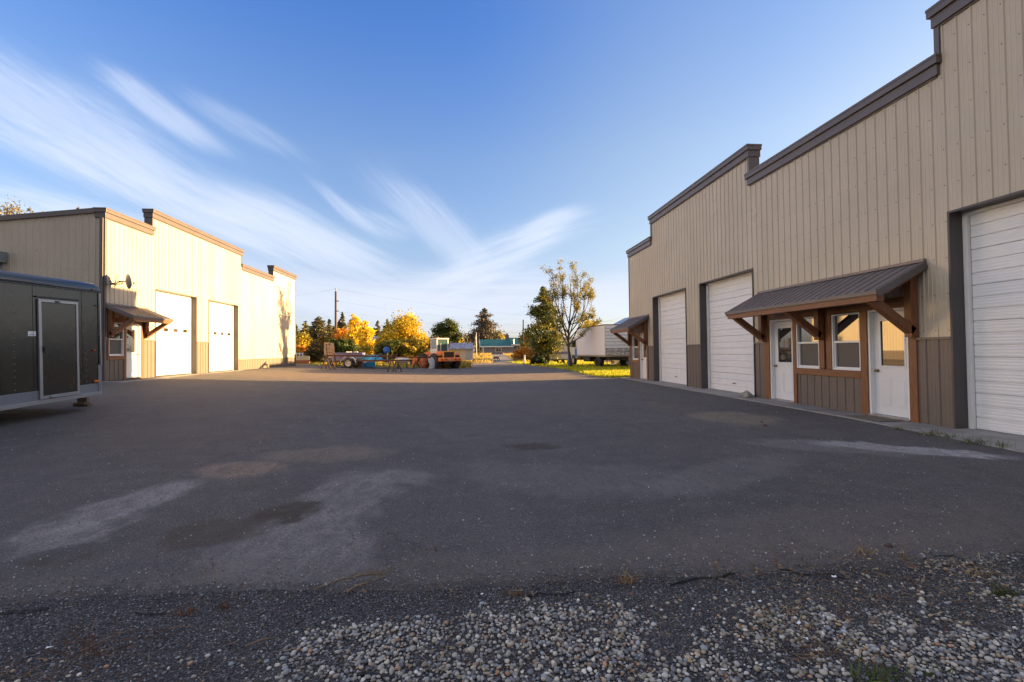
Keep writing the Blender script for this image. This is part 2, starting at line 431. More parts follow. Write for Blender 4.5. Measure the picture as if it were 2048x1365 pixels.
def ground_mat(name, a, b, cc, dark_grit=False):
    m = bpy.data.materials.new(name)
    m.use_nodes = True
    t = NT(m.node_tree)
    bs = m.node_tree.nodes['Principled BSDF']
    tc = t.n('ShaderNodeTexCoord').outputs['Object']
    if dark_grit:
        vo = t.n('ShaderNodeTexVoronoi', {'Vector': tc, 'Scale': 130.0})
        chip = t.n('ShaderNodeSeparateColor', {0: vo.outputs['Color']}).outputs[0]
        c = t.mix(t.ramp(t.noise(tc, 1.7, 7, 0.65), [(0.35, 0.0), (0.65, 1.0)]), sock(a), sock(b))
        c = t.mix(1.0, c, t.ramp(chip, [(0.0, 0.4), (0.6, 1.0), (0.9, 1.6), (1.0, 3.5)]), 'MULTIPLY')
        h = t.math('ADD', t.math('MULTIPLY', vo.outputs['Distance'], 1.2), t.noise(tc, 20, 5, 0.7))
        bp = t.n('ShaderNodeBump', {'Strength': 1.0, 'Distance': 0.01, 'Height': h})
    else:
        c = t.mix(t.ramp(t.noise(tc, 0.12, 6, 0.6), [(0.35, 0.0), (0.65, 1.0)]), sock(a), sock(b))
        c = t.mix(t.ramp(t.noise(tc, 1.5, 8, 0.7), [(0.4, 0.0), (0.7, 1.0)]), c, sock(cc))
        bp = t.n('ShaderNodeBump', {'Strength': 1.0, 'Distance': 0.12, 'Height': t.noise(tc, 3.5, 8, 0.75)})
    m.node_tree.links.new(c, bs.inputs['Base Color'])
    m.node_tree.links.new(bp.outputs[0], bs.inputs['Normal'])
    bs.inputs['Roughness'].default_value = 0.95
    bs.inputs['Specular IOR Level'].default_value = 0.15
    return m


M['field'] = ground_mat('dry_field', (0.20, 0.15, 0.06), (0.13, 0.13, 0.04), (0.28, 0.21, 0.10))
M['grit'] = ground_mat('dark_grit', (0.075, 0.072, 0.076), (0.105, 0.098, 0.096), None, True)
M['drive'] = ground_mat('pale_drive', (0.34, 0.29, 0.24), (0.28, 0.24, 0.2), (0.38, 0.33, 0.27))

# ------------------------------------------------------------------ mesh helpers


def meta(o, label=None, cat=None, group=None, kind=None):
    if label:
        o['label'] = label
    if cat:
        o['category'] = cat
    if group:
        o['group'] = group
    if kind:
        o['kind'] = kind
    return o


def thing(name, label, cat, loc=(0, 0, 0), rz=0.0, group=None, rx=0.0):
    o = bpy.data.objects.new(name, None)
    o.empty_display_size = 0.3
    COL.objects.link(o)
    o.location = loc
    o.rotation_euler = (rx, 0, rz)
    return meta(o, label, cat, group)


def origin(p):
    v = Vector((0, 0, 0))
    while p is not None:
        v += Vector(p.location)
        p = p.parent
    return v


class MB:
    """collects shapes for ONE mesh object"""

    def __init__(s):
        s.v, s.f, s.m = [], [], []
        s.mi = 0

    def add(s, vs, fs):
        n = len(s.v)
        s.v += [tuple(a) for a in vs]
        s.f += [tuple(i + n for i in f) for f in fs]
        s.m += [s.mi] * len(fs)
        return s

    def box(s, x0, x1, y0, y1, z0, z1):
        x0, x1 = min(x0, x1), max(x0, x1)
        y0, y1 = min(y0, y1), max(y0, y1)
        z0, z1 = min(z0, z1), max(z0, z1)
        v = [(x, y, z) for z in (z0, z1) for x, y in ((x0, y0), (x1, y0), (x1, y1), (x0, y1))]
        return s.add(v, [(3, 2, 1, 0), (4, 5, 6, 7), (0, 1, 5, 4), (1, 2, 6, 5), (2, 3, 7, 6), (3, 0, 4, 7)])

    def bar(s, p0, p1, w, h, up=(0, 0, 1)):
        """rectangular bar from p0 to p1"""
        p0, p1 = Vector(p0), Vector(p1)
        d = (p1 - p0).normalized()
        a = d.cross(Vector(up)).normalized() * (w / 2)
        b = a.cross(d).normalized() * (h / 2)
        v = []
        for p in (p0, p1):
            v += [p - a - b, p + a - b, p + a + b, p - a + b]
        return s.add(v, [(3, 2, 1, 0), (4, 5, 6, 7), (0, 1, 5, 4), (1, 2, 6, 5), (2, 3, 7, 6), (3, 0, 4, 7)])

    def tube(s, pts, rs, n=8, caps=True):
        pts = [Vector(p) for p in pts]
        if not isinstance(rs, (list, tuple)):
            rs = [rs] * len(pts)
        v, f = [], []
        up = Vector((0.13, 0.31, 0.94))
        for i, p in enumerate(pts):
            d = (pts[min(i + 1, len(pts) - 1)] - pts[max(i - 1, 0)]).normalized()
            if abs(d.dot(up)) > 0.97:
                up = Vector((0.9, 0.3, 0.1))
            a = d.cross(up).normalized()
            b = d.cross(a)
            for k in range(n):
                t = 2 * math.pi * k / n
                v.append(p + (a * math.cos(t) + b * math.sin(t)) * rs[i])
        for i in range(len(pts) - 1):
            for k in range(n):
                f.append((i * n + k, i * n + (k + 1) % n, (i + 1) * n + (k + 1) % n, (i + 1) * n + k))
        if caps:
            f.append(tuple(range(n - 1, -1, -1)))
            f.append(tuple(range((len(pts) - 1) * n, len(pts) * n)))
        return s.add(v, f)

    def cyl(s, p0, p1, r, n=16, r1=None):
        return s.tube([p0, p1], [r, r if r1 is None else r1], n)

    def prism(s, poly, axis, a, b):
        """extrude a polygon (list of 2-D points) along an axis from a to b"""
        def P(q, t):
            return {'x': (t, q[0], q[1]), 'y': (q[0], t, q[1]), 'z': (q[0], q[1], t)}[axis]
        n = len(poly)
        v = [P(q, a) for q in poly] + [P(q, b) for q in poly]
        f = [tuple(range(n - 1, -1, -1)), tuple(range(n, 2 * n))] + [(i, (i + 1) % n, n + (i + 1) % n, n + i) for i in range(n)]
        return s.add(v, f)

    def lathe(s, prof, c, axis='z', n=24):
        v, f = [], []
        c = Vector(c)
        for r, h in prof:
            for k in range(n):
                t = 2 * math.pi * k / n
                a, b = r * math.cos(t), r * math.sin(t)
                v.append(c + Vector({'z': (a, b, h), 'x': (h, a, b), 'y': (a, h, b)}[axis]))
        for i in range(len(prof) - 1):
            for k in range(n):
                f.append((i * n + k, i * n + (k + 1) % n, (i + 1) * n + (k + 1) % n, (i + 1) * n + k))
        return s.add(v, f)

    def ball(s, c, r, n=12, m=8, sq=(1, 1, 1)):
        v, f = [], []
        for i in range(m + 1):
            th = math.pi * i / m
            for k in range(n):
                ph = 2 * math.pi * k / n
                v.append((c[0] + r * sq[0] * math.sin(th) * math.cos(ph), c[1] + r * sq[1] * math.sin(th) * math.sin(ph), c[2] + r * sq[2] * math.cos(th)))
        for i in range(m):
            for k in range(n):
                f.append((i * n + k, i * n + (k + 1) % n, (i + 1) * n + (k + 1) % n, (i + 1) * n + k))
        return s.add(v, f)

    def build(s, name, m, parent=None, world=True, smooth=False, bevel=0.0, fix=True, seg=2):
        me = bpy.data.meshes.new(name)
        off = origin(parent) if (parent is not None and world) else Vector((0, 0, 0))
        me.from_pydata([tuple(Vector(a) - off) for a in s.v], [], s.f)
        for k in (m if isinstance(m, (list, tuple)) else [m]):
            me.materials.append(k)
        me.polygons.foreach_set('material_index', s.m)
        if fix:
            b = bmesh.new()
            b.from_mesh(me)
            bmesh.ops.recalc_face_normals(b, faces=b.faces)
            b.to_mesh(me)
            b.free()
        if smooth:
            me.polygons.foreach_set('use_smooth', [True] * len(me.polygons))
        me.update()
        o = bpy.data.objects.new(name, me)
        COL.objects.link(o)
        if parent is not None:
            o.parent = parent
        if bevel > 0:
            bv = o.modifiers.new('edge', 'BEVEL')
            bv.width = bevel
            bv.segments = seg
            bv.limit_method = 'ANGLE'
            bv.angle_limit = R(40)
            bv.harden_normals = False
        return o


def np_mesh(name, verts, faces, m, parent=None, cols=None, smooth=False, world=True):
    """fast mesh from arrays; every face has the same number of corners"""
    me = bpy.data.meshes.new(name)
    off = np.array(origin(parent)) if (parent is not None and world) else np.zeros(3)
    verts = np.asarray(verts, dtype=np.float32) - off.astype(np.float32)
    faces = np.asarray(faces, dtype=np.int32)
    k = faces.shape[1]
    me.vertices.add(len(verts))
    me.vertices.foreach_set('co', verts.ravel())
    me.loops.add(faces.size)
    me.loops.foreach_set('vertex_index', faces.ravel())
    me.polygons.add(len(faces))
    me.polygons.foreach_set('loop_start', np.arange(0, faces.size, k, dtype=np.int32))
    me.polygons.foreach_set('loop_total', np.full(len(faces), k, dtype=np.int32))
    if smooth:
        me.polygons.foreach_set('use_smooth', np.ones(len(faces), dtype=bool))
    me.update(calc_edges=True)
    me.validate()
    if cols is not None:
        a = me.color_attributes.new('Col', 'FLOAT_COLOR', 'POINT')
        cc = np.ones((len(verts), 4), dtype=np.float32)
        cc[:, :3] = cols
        a.data.foreach_set('color', cc.ravel())
    me.materials.append(m)
    o = bpy.data.objects.new(name, me)
    COL.objects.link(o)
    if parent is not None:
        o.parent = parent
    return o


# ------------------------------------------------------------------ ground


def sm(t):
    t = min(1.0, max(0.0, t))
    return t * t * (3 - 2 * t)


def gz(x, y):
    a = 0.5 * (min(12.75, max(0.0, -x)) / 12.75) ** 1.2
    a *= 0.45 + 0.55 * sm((y - 7) / 8)
    return a + 0.75 * sm((y - 58) / 32)


def on(px, py, Y):
    """ground point below a place of the photograph at distance Y"""
    p = at(px, py, Y)
    return Vector((p.x, Y, gz(p.x, Y)))


def sheet(name, rows, m, parent=None, dz=0.0, kind='structure', skirt=0.0):
    """rows = list of (Y, xl, xr); a sheet that follows the ground"""
    N = 24
    mb = MB()
    v, f = [], []
    for (Y, xl, xr) in rows:
        for i in range(N + 1):
            x = xl + (xr - xl) * i / N
            v.append((x, Y, gz(x, Y) + dz))
    for j in range(len(rows) - 1):
        for i in range(N):
            a = j * (N + 1) + i
            f.append((a, a + 1, a + N + 2, a + N + 1))
    if skirt:
        n = len(v)
        loop = [i for i in range(N + 1)] + [j * (N + 1) + N for j in range(1, len(rows))] + \
               [(len(rows) - 1) * (N + 1) + i for i in range(N - 1, -1, -1)] + [j * (N + 1) for j in range(len(rows) - 2, 0, -1)]
        for i in loop:
            v.append((v[i][0], v[i][1], v[i][2] - skirt))
        for k in range(len(loop)):
            f.append((loop[k], loop[(k + 1) % len(loop)], n + (k + 1) % len(loop), n + k))
    mb.add(v, f)
    o = mb.build(name, m, parent, smooth=False)
    return meta(o, kind=kind)


def interp(tab, y):
    ys = [a for a, b in tab]
    return float(np.interp(y, ys, [b for a, b in tab]))


# one sheet to the horizon, finer near the yard
def big_ground():
    xs = list(np.concatenate([[-1500, -700, -300, -150, -90, -60, -45, -36], np.arange(-30, 30.1, 1.5), [36, 45, 60, 90, 150, 300, 700, 1500]]))
    ys = list(np.concatenate([[-900, -300, -100, -50, -25, -12, -6, -2], np.arange(1.5, 110, 2.5), [120, 140, 180, 260, 400, 800, 2500]]))
    v = [(x, y, gz(x, y) - 0.035) for y in ys for x in xs]
    n = len(xs)
    f = [(j * n + i, j * n + i + 1, (j + 1) * n + i + 1, (j + 1) * n + i) for j in range(len(ys) - 1) for i in range(n - 1)]
    meta(MB().add(v, f).build('ground', M['field']), kind='structure')


big_ground()
LEFT_X, RIGHT_X, LZ, RZ = -12.75, 8.08, 0.5, 0.0
EDGE_R = [(2.4, 60), (4, 8.6), (22.9, 8.6), (22.95, 7.54), (24.45, 6.99), (27, 7.05), (32, 7.42), (36.9, 7.36), (43.9, 6.42), (53.6, 5.85), (62, 5.6)]
EDGE_L = [(2.4, -60), (18, -60), (18.2, -12.9), (37.6, -12.9), (38.9, -12.2), (39.0, -12.0), (39.3, -5), (39.31, -1.6), (39.4, -0.61), (42.4, 0.5), (56.7, 0.56), (62, 0.4)]


def asphalt_edge(x):
    return 2.93 + 0.10 * noise.noise(Vector((x * 0.9, 3.3, 0))) + 0.05 * noise.noise(Vector((x * 4.1, 1.3, 0))) + 0.02 * noise.noise(Vector((x * 15, 0, 5))) - 0.035 * max(0, x - 1.5) - 0.04 * min(0, x)


# parking lot: ragged near edge, then rows following the measured borders
def lot():
    v, f = [], []
    xs = list(np.arange(-16, 9.01, 0.06))
    n = len(xs)
    dz = 0.008
    ys = [None, 0.05, 0.3, 1.0, 2.2]
    for k in ys:
        for x in xs:
            y0 = asphalt_edge(x)
            if k is None:
                v.append((x, y0 - 0.015, gz(x, y0) - 0.012))
            else:
                y = y0 + k if k < 2 else 5.2
                v.append((x, y, gz(x, y) + dz * min(1, k * 12)))
    for j in range(len(ys) - 1):
        for i in range(n - 1):
            f.append((j * n + i, j * n + i + 1, (j + 1) * n + i + 1, (j + 1) * n + i))
    b0 = MB().add(v, f)
    rows = []
    for y in list(np.arange(5.2, 39.3, 0.55)) + [39.3]:
        rows.append((y, max(-16, interp(EDGE_L, y)), min(9, interp(EDGE_R, y))))
    N = 24
    v2, f2 = [], []
    for (Y, xl, xr) in rows:
        for i in range(N + 1):
            x = xl + (xr - xl) * i / N
            v2.append((x, Y, gz(x, Y) + dz))
    for j in range(len(rows) - 1):
        for i in range(N):
            a = j * (N + 1) + i
            f2.append((a, a + 1, a + N + 2, a + N + 1))
    b0.add(v2, f2)
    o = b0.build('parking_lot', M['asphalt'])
    meta(o, kind='structure')
    rows = [(y, interp(EDGE_L, y), interp(EDGE_R, y)) for y in [39.3] + list(np.arange(39.35, 62, 1.2))]
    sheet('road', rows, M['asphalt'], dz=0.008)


lot()
# strip of crushed grit in front of the asphalt, slightly hummocky
def grit_strip():
    xs = np.arange(-6.5, 7.01, 0.05)
    ys = np.arange(-1.0, 3.4, 0.05)
    v = []
    for y in ys:
        for x in xs:
            h = 0.012 * noise.noise(Vector((x * 1.7, y * 1.7, 0))) + 0.007 * noise.noise(Vector((x * 7, y * 7, 2)))
            fade = sm((asphalt_edge(x) - y) / 0.25)
            v.append((x, y, gz(x, y) - 0.004 - 0.006 * (1 - fade) + h * fade))
    n = len(xs)
    f = [(j * n + i, j * n + i + 1, (j + 1) * n + i + 1, (j + 1) * n + i) for j in range(len(ys) - 1) for i in range(n - 1)]
    o = np_mesh('dirt_verge', np.array(v), np.array(f), M['grit'], smooth=True)
    meta(o, kind='structure')


grit_strip()
sheet('dirt_driveway', [(58.0, 3.9, 6.2), (62, 3.4, 6.4), (66, 3.3, 6.6), (72, 3.5, 6.5), (80, 4.2, 6.8), (88, 5.0, 7.6)], M['drive'], dz=0.03)
bld = MB()
for (a, b) in (((RIGHT_X - 0.02, 0), None),):
    pts = [(-7, 0.95), (3, 0.92), (5.5, 0.90), (8.8, 0.62), (12, 0.60), (17, 0.56), (22.85, 0.50), (23.1, 0.45)]
    v, f = [], []
    for y, wd in pts:
        v += [(RIGHT_X + 0.3, y, 0.035), (RIGHT_X - wd, y, 0.030), (RIGHT_X - wd - 0.01, y, -0.02)]
    for j in range(len(pts) - 1):
        f += [(3 * j, 3 * j + 1, 3 * j + 4, 3 * j + 3), (3 * j + 1, 3 * j + 2, 3 * j + 5, 3 * j + 4)]
    bld.add(v, f)
meta(bld.build('pavement_apron', M['concrete']), kind='structure')
bl = MB()
v, f = [], []
pts = [(18.0, 0.75), (20.6, 0.9), (21.1, 0.6), (23, 0.4), (28.5, 0.3)]
for y, wd in pts:
    g = gz(LEFT_X + wd, y)
    v += [(LEFT_X - 0.3, y, 0.505), (LEFT_X + wd, y, max(0.47, g + 0.014)), (LEFT_X + wd + 0.02, y, g - 0.02)]
for j in range(len(pts) - 1):
    f += [(3 * j, 3 * j + 1, 3 * j + 4, 3 * j + 3), (3 * j + 1, 3 * j + 2, 3 * j + 5, 3 * j + 4)]
bl.add(v, f)
meta(bl.build('pavement_slab', M['concrete']), kind='structure')

# ------------------------------------------------------------------ the two metal buildings
RIB = 0.2286
PROFILE = [(0, 0), (0.011, 0.018), (0.028, 0.018), (0.039, 0), (0.090, 0), (0.096, 0.004), (0.104, 0.004), (0.110, 0), (0.162, 0), (0.168, 0.004), (0.176, 0.004), (0.182, 0)]


class Fac:
    def __init__(s, x0, sgn, z0):
        s.x0, s.s, s.z0 = x0, sgn, z0

    def box(s, mb, u0, u1, d0, d1, h0, h1):
        mb.box(s.x0 + s.s * d0, s.x0 + s.s * d1, u0, u1, s.z0 + h0, s.z0 + h1)

    def P(s, u, d, h):
        return (s.x0 + s.s * d, u, s.z0 + h)


def siding(P, u0, u1, h0f, h1f, openings, phase=0.0, screws=None, breaks=()):
    """ribbed sheet; P(u, d, h) places it; returns (sheet MB, screw MB)"""
    mb, sc = MB(), MB()
    us = []
    k0 = int((u0 - phase) / RIB) - 1
    k1 = int((u1 - phase) / RIB) + 1
    for k in range(k0, k1 + 1):
        for a, d in PROFILE:
            u = phase + k * RIB + a
            if u0 < u < u1:
                us.append((u, d))
    def dep(u):
        for (a, da), (b, db) in zip(us, us[1:]):
            if a <= u <= b:
                return da + (db - da) * (u - a) / max(1e-6, b - a)
        return 0.0
    ext = [(u0, 0.0), (u1, 0.0)]
    for o in openings:
        for e in (o[0], o[1]):
            if u0 < e < u1:
                ext.append((e, dep(e)))
    for e in breaks:
        ext.append((e, dep(e)))
    us = sorted(us + ext)
    for (a, da), (b, db) in zip(us, us[1:]):
        if b - a < 1e-5:
            continue
        mid = (a + b) / 2
        spans = [(h0f(mid), h1f(mid))]
        for (o0, o1, q0, q1) in openings:
            if o0 < mid < o1:
                ns = []
                for s0, s1 in spans:
                    if q1 <= s0 or q0 >= s1:
                        ns.append((s0, s1))
                        continue
                    if q0 > s0:
                        ns.append((s0, q0))
                    if q1 < s1:
                        ns.append((q1, s1))
                spans = ns
        for s0, s1 in spans:
            if s1 - s0 > 0.01:
                mb.add([P(a, da, s0), P(b, db, s0), P(b, db, s1), P(a, da, s1)], [(0, 1, 2, 3)])
    if screws:
        for k in range(k0, k1 + 1):
            u = phase + k * RIB + 0.058
            if not (u0 + 0.03 < u < u1 - 0.03):
                continue
            for h in screws:
                if not (h0f(u) + 0.05 < h < h1f(u) - 0.05):
                    continue
                if any(o0 - .02 < u < o1 + .02 and q0 - .02 < h < q1 + .02 for (o0, o1, q0, q1) in openings):
                    continue
                r = 0.009
                ring = [(math.cos(t * math.pi / 3) * r, math.sin(t * math.pi / 3) * r) for t in range(6)]
                sc.add([P(u + a, 0.001, h + b) for a, b in ring] + [P(u + a * .7, 0.008, h + b * .7) for a, b in ring],
                       [(i, (i + 1) % 6, 6 + (i + 1) % 6, 6 + i) for i in range(6)] + [tuple(range(6, 12))])
    return mb, sc


def cap(F, root, u0, u1, top, o0=0.0, o1=0.0):
    """two step coping of one parapet section: upper piece stands further out"""
    mb = MB()
    F.box(mb, u0 - o0, u1 + o1, -0.34, 0.12, top - 0.05, top)
    F.box(mb, u0 - o0 + .008, u1 + o1 - .008, -0.33, 0.112, top - 0.16, top - 0.05)
    F.box(mb, u0 - o0 * .5, u1 + o1 * .5, -0.31, 0.065, top - 0.345, top - 0.16)
    F.box(mb, u0, u1, -0.29, 0.03, top - 0.375, top - 0.345)
    return mb.build('parapet_cap', M['trim'], root, bevel=0.006)


def garage(F, root, u0, u1, H=3.65, lites=False, mirror=False):
    # trim lining of the opening
    mb = MB()
    t, dp = 0.035, 0.24
    F.box(mb, u0, u0 + t, -dp, 0.028, 0, H)
    F.box(mb, u1 - t, u1, -dp, 0.028, 0, H)
    F.box(mb, u0 + t, u1 - t, -dp, 0.028, H - t, H)
    fr = mb.build('opening_trim', M['jamb'], root)
    # white weather strip
    mb = MB()
    for a in (u0 + t, u1 - t - 0.075):
        F.box(mb, a, a + 0.075, -dp - 0.03, -dp + 0.03, 0, H - t - 0.05)
    F.box(mb, u0 + t, u1 - t, -dp - 0.03, -dp + 0.028, H - t - 0.05, H - t)
    mb.build('stop_moulding', M['white'], fr, bevel=0.004)
    door = MB()
    a, b = u0 + t + 0.06, u1 - t - 0.06
    top = H - t - 0.04
    n = 6
    for i in range(n):
        z0, z1 = 0.035 + i * (top - 0.035) / n, 0.035 + (i + 1) * (top - 0.035) / n
        e = (z1 - z0) / 3
        F.box(door, a, b, -dp - 0.10, -dp - 0.052, z0 + .001, z1 - .001)
        F.box(door, a + .012, b - .012, -dp - 0.052, -dp - 0.034, z0 + 0.006, z0 + e - .006)
        F.box(door, a + .012, b - .012, -dp - 0.052, -dp - 0.034, z0 + e + .006, z0 + 2 * e - .003)
        F.box(door, a + .012, b - .012, -dp - 0.052, -dp - 0.034, z0 + 2 * e + .003, z1 - .006)
    d = door.build('garage_door', M['garage'], root, bevel=0.003)
    mb = MB()
    F.box(mb, a, b, -dp - 0.075, -dp - 0.03, 0.0, 0.036)
    mb.build('bottom_seal', M['black'], d)
    mb = MB()
    uh = (a + b) / 2
    F.box(mb, uh - .07, uh + .07, -dp - 0.034, -dp - 0.006, 0.30, 0.325)
    mb.build('lift_handle', M['dark_steel'] if 'dark_steel' in M else M['black'], d, bevel=0.003)
    if lites:
        for k in range(4):
            uc = a + (b - a) * (k + 0.5) / 4
            w = MB()
            F.box(w, uc - 0.17, uc + 0.17, -dp - 0.034, -dp - 0.02, 1.93, 2.10)
            fo = w.build('door_light', M['sawwood'], d, bevel=0.004)
            w = MB()
            F.box(w, uc - 0.13, uc + 0.13, -dp - 0.03, -dp - 0.017, 1.96, 2.07)
            w.build('light_glass', M['glass'], d)


def entry_door(F, root, u0, u1, hinge_low=True, H=2.133):
    fr = MB()
    t = 0.045
    F.box(fr, u0, u0 + t, -0.13, 0.008, 0.03, H)
    F.box(fr, u1 - t, u1, -0.13, 0.008, 0.03, H)
    F.box(fr, u0 + t, u1 - t, -0.13, 0.008, H - t, H)
    door = MB()
    a, b = u0 + t, u1 - t
    W = b - a
    gw0, gw1, gh0, gh1 = a + 0.15 * W + .02, b - 0.15 * W - .02, 1.02, H - t - 0.17
    F.box(door, a, gw0, -0.135, -0.095, 0.07, H - t - .004)
    F.box(door, gw1, b, -0.135, -0.095, 0.07, H - t - .004)
    F.box(door, gw0, gw1, -0.135, -0.095, gh1, H - t - .004)
    F.box(door, gw0, gw1, -0.135, -0.095, 0.07, gh0)
    # glazing bead
    for q in ((gw0 - .02, gw0 + .012, gh0 - .02, gh1 + .02), (gw1 - .012, gw1 + .02, gh0 - .02, gh1 + .02), (gw0 + .012, gw1 - .012, gh0 - .02, gh0 + .012), (gw0 + .012, gw1 - .012, gh1 - .012, gh1 + .02)):
        F.box(door, q[0], q[1], -0.098, -0.082, q[2], q[3])
    # two raised panels
    m_ = (a + b) / 2
    for p0, p1 in ((a + .13, m_ - .04), (m_ + .04, b - .13)):
        F.box(door, p0, p1, -0.098, -0.091, 0.24, 0.80)
        F.box(door, p0 + .03, p1 - .03, -0.093, -0.084, 0.27, 0.77)
    d = door.build('entry_door', M['door_white'], root, bevel=0.004)
    fr.build('door_frame', M['vinyl'], d, bevel=0.004)
    g = MB()
    F.box(g, gw0, gw1, -0.12, -0.108, gh0, gh1)
    g.build('door_glass', M['glass'], d)
    s = MB()
    F.box(s, u0, u1, -0.13, 0.05, 0.0355, 0.066)
    s.build('threshold', M['steel'], d, bevel=0.004)
    uk = (b - 0.07) if hinge_low else (a + 0.07)
    k = MB()
    c = F.P(uk, 0, 0.93)
    k.tube([F.P(uk, -0.098, 0.93), F.P(uk, -0.088, 0.93)], [0.032, 0.030], 16)
    k.tube([F.P(uk, -0.09, 0.93), F.P(uk, -0.055, 0.93)], [0.012, 0.012], 10)
    k.ball(F.P(uk, -0.035, 0.93), 0.029, 14, 10)
    k.build('door_knob', M['brass'], d, smooth=True)
    return d


def window(F, root, u0, u1, h0, h1):
    fr = MB()
    t = 0.035
    F.box(fr, u0, u0 + t, -0.09, 0.02, h0, h1)
    F.box(fr, u1 - t, u1, -0.09, 0.02, h0, h1)
    F.box(fr, u0 + t, u1 - t, -0.09, 0.02, h0, h0 + t)
    F.box(fr, u0 + t, u1 - t, -0.09, 0.02, h1 - t, h1)
    o = fr.build('window', M['vinyl'], root, bevel=0.004)
    hm = (h0 + h1) / 2
    s = MB()
    F.box(s, u0 + t, u1 - t, -0.075, 0.002, hm - 0.022, hm + 0.022)
    F.box(s, u0 + t, u0 + t + .028, -0.075, -0.012, h0 + t, hm - .022)
    F.box(s, u1 - t - .028, u1 - t, -0.075, -0.012, h0 + t, hm - .022)
    F.box(s, u0 + t + .028, u1 - t - .028, -0.075, -0.012, h0 + t, h0 + t + .03)
    s.build('sash', M['vinyl'], o, bevel=0.003)
    g = MB()
    F.box(g, u0 + t, u1 - t, -0.05, -0.040, hm + .022, h1 - t)
    g.build('upper_pane', M['glass'], o)
    g = MB()
    F.box(g, u0 + t + .028, u1 - t - .028, -0.06, -0.050, h0 + t + .03, hm - .022)
    g.build('screened_pane', M['screen'], o)
    return o


def awning(F, root, u0, u1, posts, hb=2.90, hf=2.40, out=0.93, low=1.57):
    """timber bracket awning with a ribbed metal sheet"""
    rt = MB()
    n = int((u1 - u0) / 0.2286)
    P = F.P
    def roofp(u, d, lift):
        return P(u, d, hb + (hf - hb) * d / out + lift)
    us = [(u0, 0.0)]
    for k in range(n + 1):
        for a, dd in ((0.02, 0), (0.030, .024), (0.052, .024), (0.062, 0), (.12, 0), (.128, .006), (.146, .006), (.154, 0)):
            u = u0 + k * 0.2286 + a
            if u < u1:
                us.append((u, dd))
    us.append((u1, 0.0))
    for (a, da), (b, db) in zip(us, us[1:]):
        rt.add([roofp(a, 0.0, da), roofp(b, 0.0, db), roofp(b, out + .035, db), roofp(a, out + .035, da)], [(0, 1, 2, 3)])
        rt.add([roofp(a, out + .035, da), roofp(b, out + .035, db), roofp(b, out + .035, -.022), roofp(a, out + .035, -.022)], [(0, 1, 2, 3)])
    rt.add([roofp(u0, 0, -.02), roofp(u1, 0, -.02), roofp(u1, out + .03, -.02), roofp(u0, out + .03, -.02)], [(0, 1, 2, 3)])
    ro = rt.build('awning_roof', M['metal_roof'], root, fix=False)
    # rake and eave trim
    for u in (u0, u1):
        e = MB()
        sgn = -1 if u == u0 else 1
        a, b = roofp(u, 0.02, -.01), roofp(u, out + .04, -.01)
        mid_a = (a[0], a[1] + sgn * .012, a[2] - .045)
        mid_b = (b[0], b[1] + sgn * .012, b[2] - .045)
        e.bar(mid_a, mid_b, 0.03, 0.12)
        e.build('rake_trim', M['trim'], ro, bevel=0.003)
    e = MB()
    F.box(e, u0, u1, out + .02, out + .045, hf - .085, hf - .018)
    e.build('eave_trim', M['trim'], ro, bevel=0.003)
    e = MB()
    F.box(e, u0, u1, 0.02, 0.06, hb - 0.01, hb + 0.045)
    e.build('wall_flashing', M['metal_roof'], ro, bevel=0.003)
    # rafters at each bracket, front beam
    b = MB()
    F.box(b, u0 + .03, u1 - .03, out - 0.13, out + 0.018, hf - .20, hf - .03)
    b.build('front_beam', M['wood_h'], ro, bevel=0.006)
    for u in (u0 + .07, u1 - .07):
        b = MB()
        p, q = roofp(u, 0.04, -.10), roofp(u, out - .13, -.10)
        b.bar(p, q, 0.07, 0.13)
        b.build('rafter', M['wood_h'], ro, bevel=0.005)
    # soffit boards
    b = MB()
    b.add([roofp(u0 + .03, 0.03, -.035), roofp(u1 - .03, 0.03, -.035), roofp(u1 - .03, out - .02, -.035), roofp(u0 + .03, out - .02, -.035)], [(0, 1, 2, 3)])
    b.build('soffit', M['wood_h'], ro, fix=False)
    for u in posts:
        b = MB()
        F.box(b, u - .07, u + .07, 0.028, 0.168, low, hb - .17)
        pst = b.build('bracket_post', M['wood'], root, bevel=0.006)
        b = MB()
        b.bar(P(u, 0.10, low + 0.10), P(u, out - .07, hf - .16), 0.14, 0.14, up=(0, 1, 0))
        b.build('brace', M['wood'], pst, bevel=0.006)
    return ro


def timber(F, root, boards):
    """surrounding boards of doors and windows: (u0,u1,h0,h1)"""
    for (u0, u1, h0, h1) in boards:
        b = MB()
        F.box(b, u0, u1, -0.10, 0.034 + (0.004 if u1 - u0 > h1 - h0 else 0), h0, h1)
        b.build('timber_board', M['wood_h'] if (u1 - u0) > (h1 - h0) else M['wood'], root, bevel=0.005)


def screw_rows(h):
    return [0.45 + 0.6096 * k for k in range(14)]


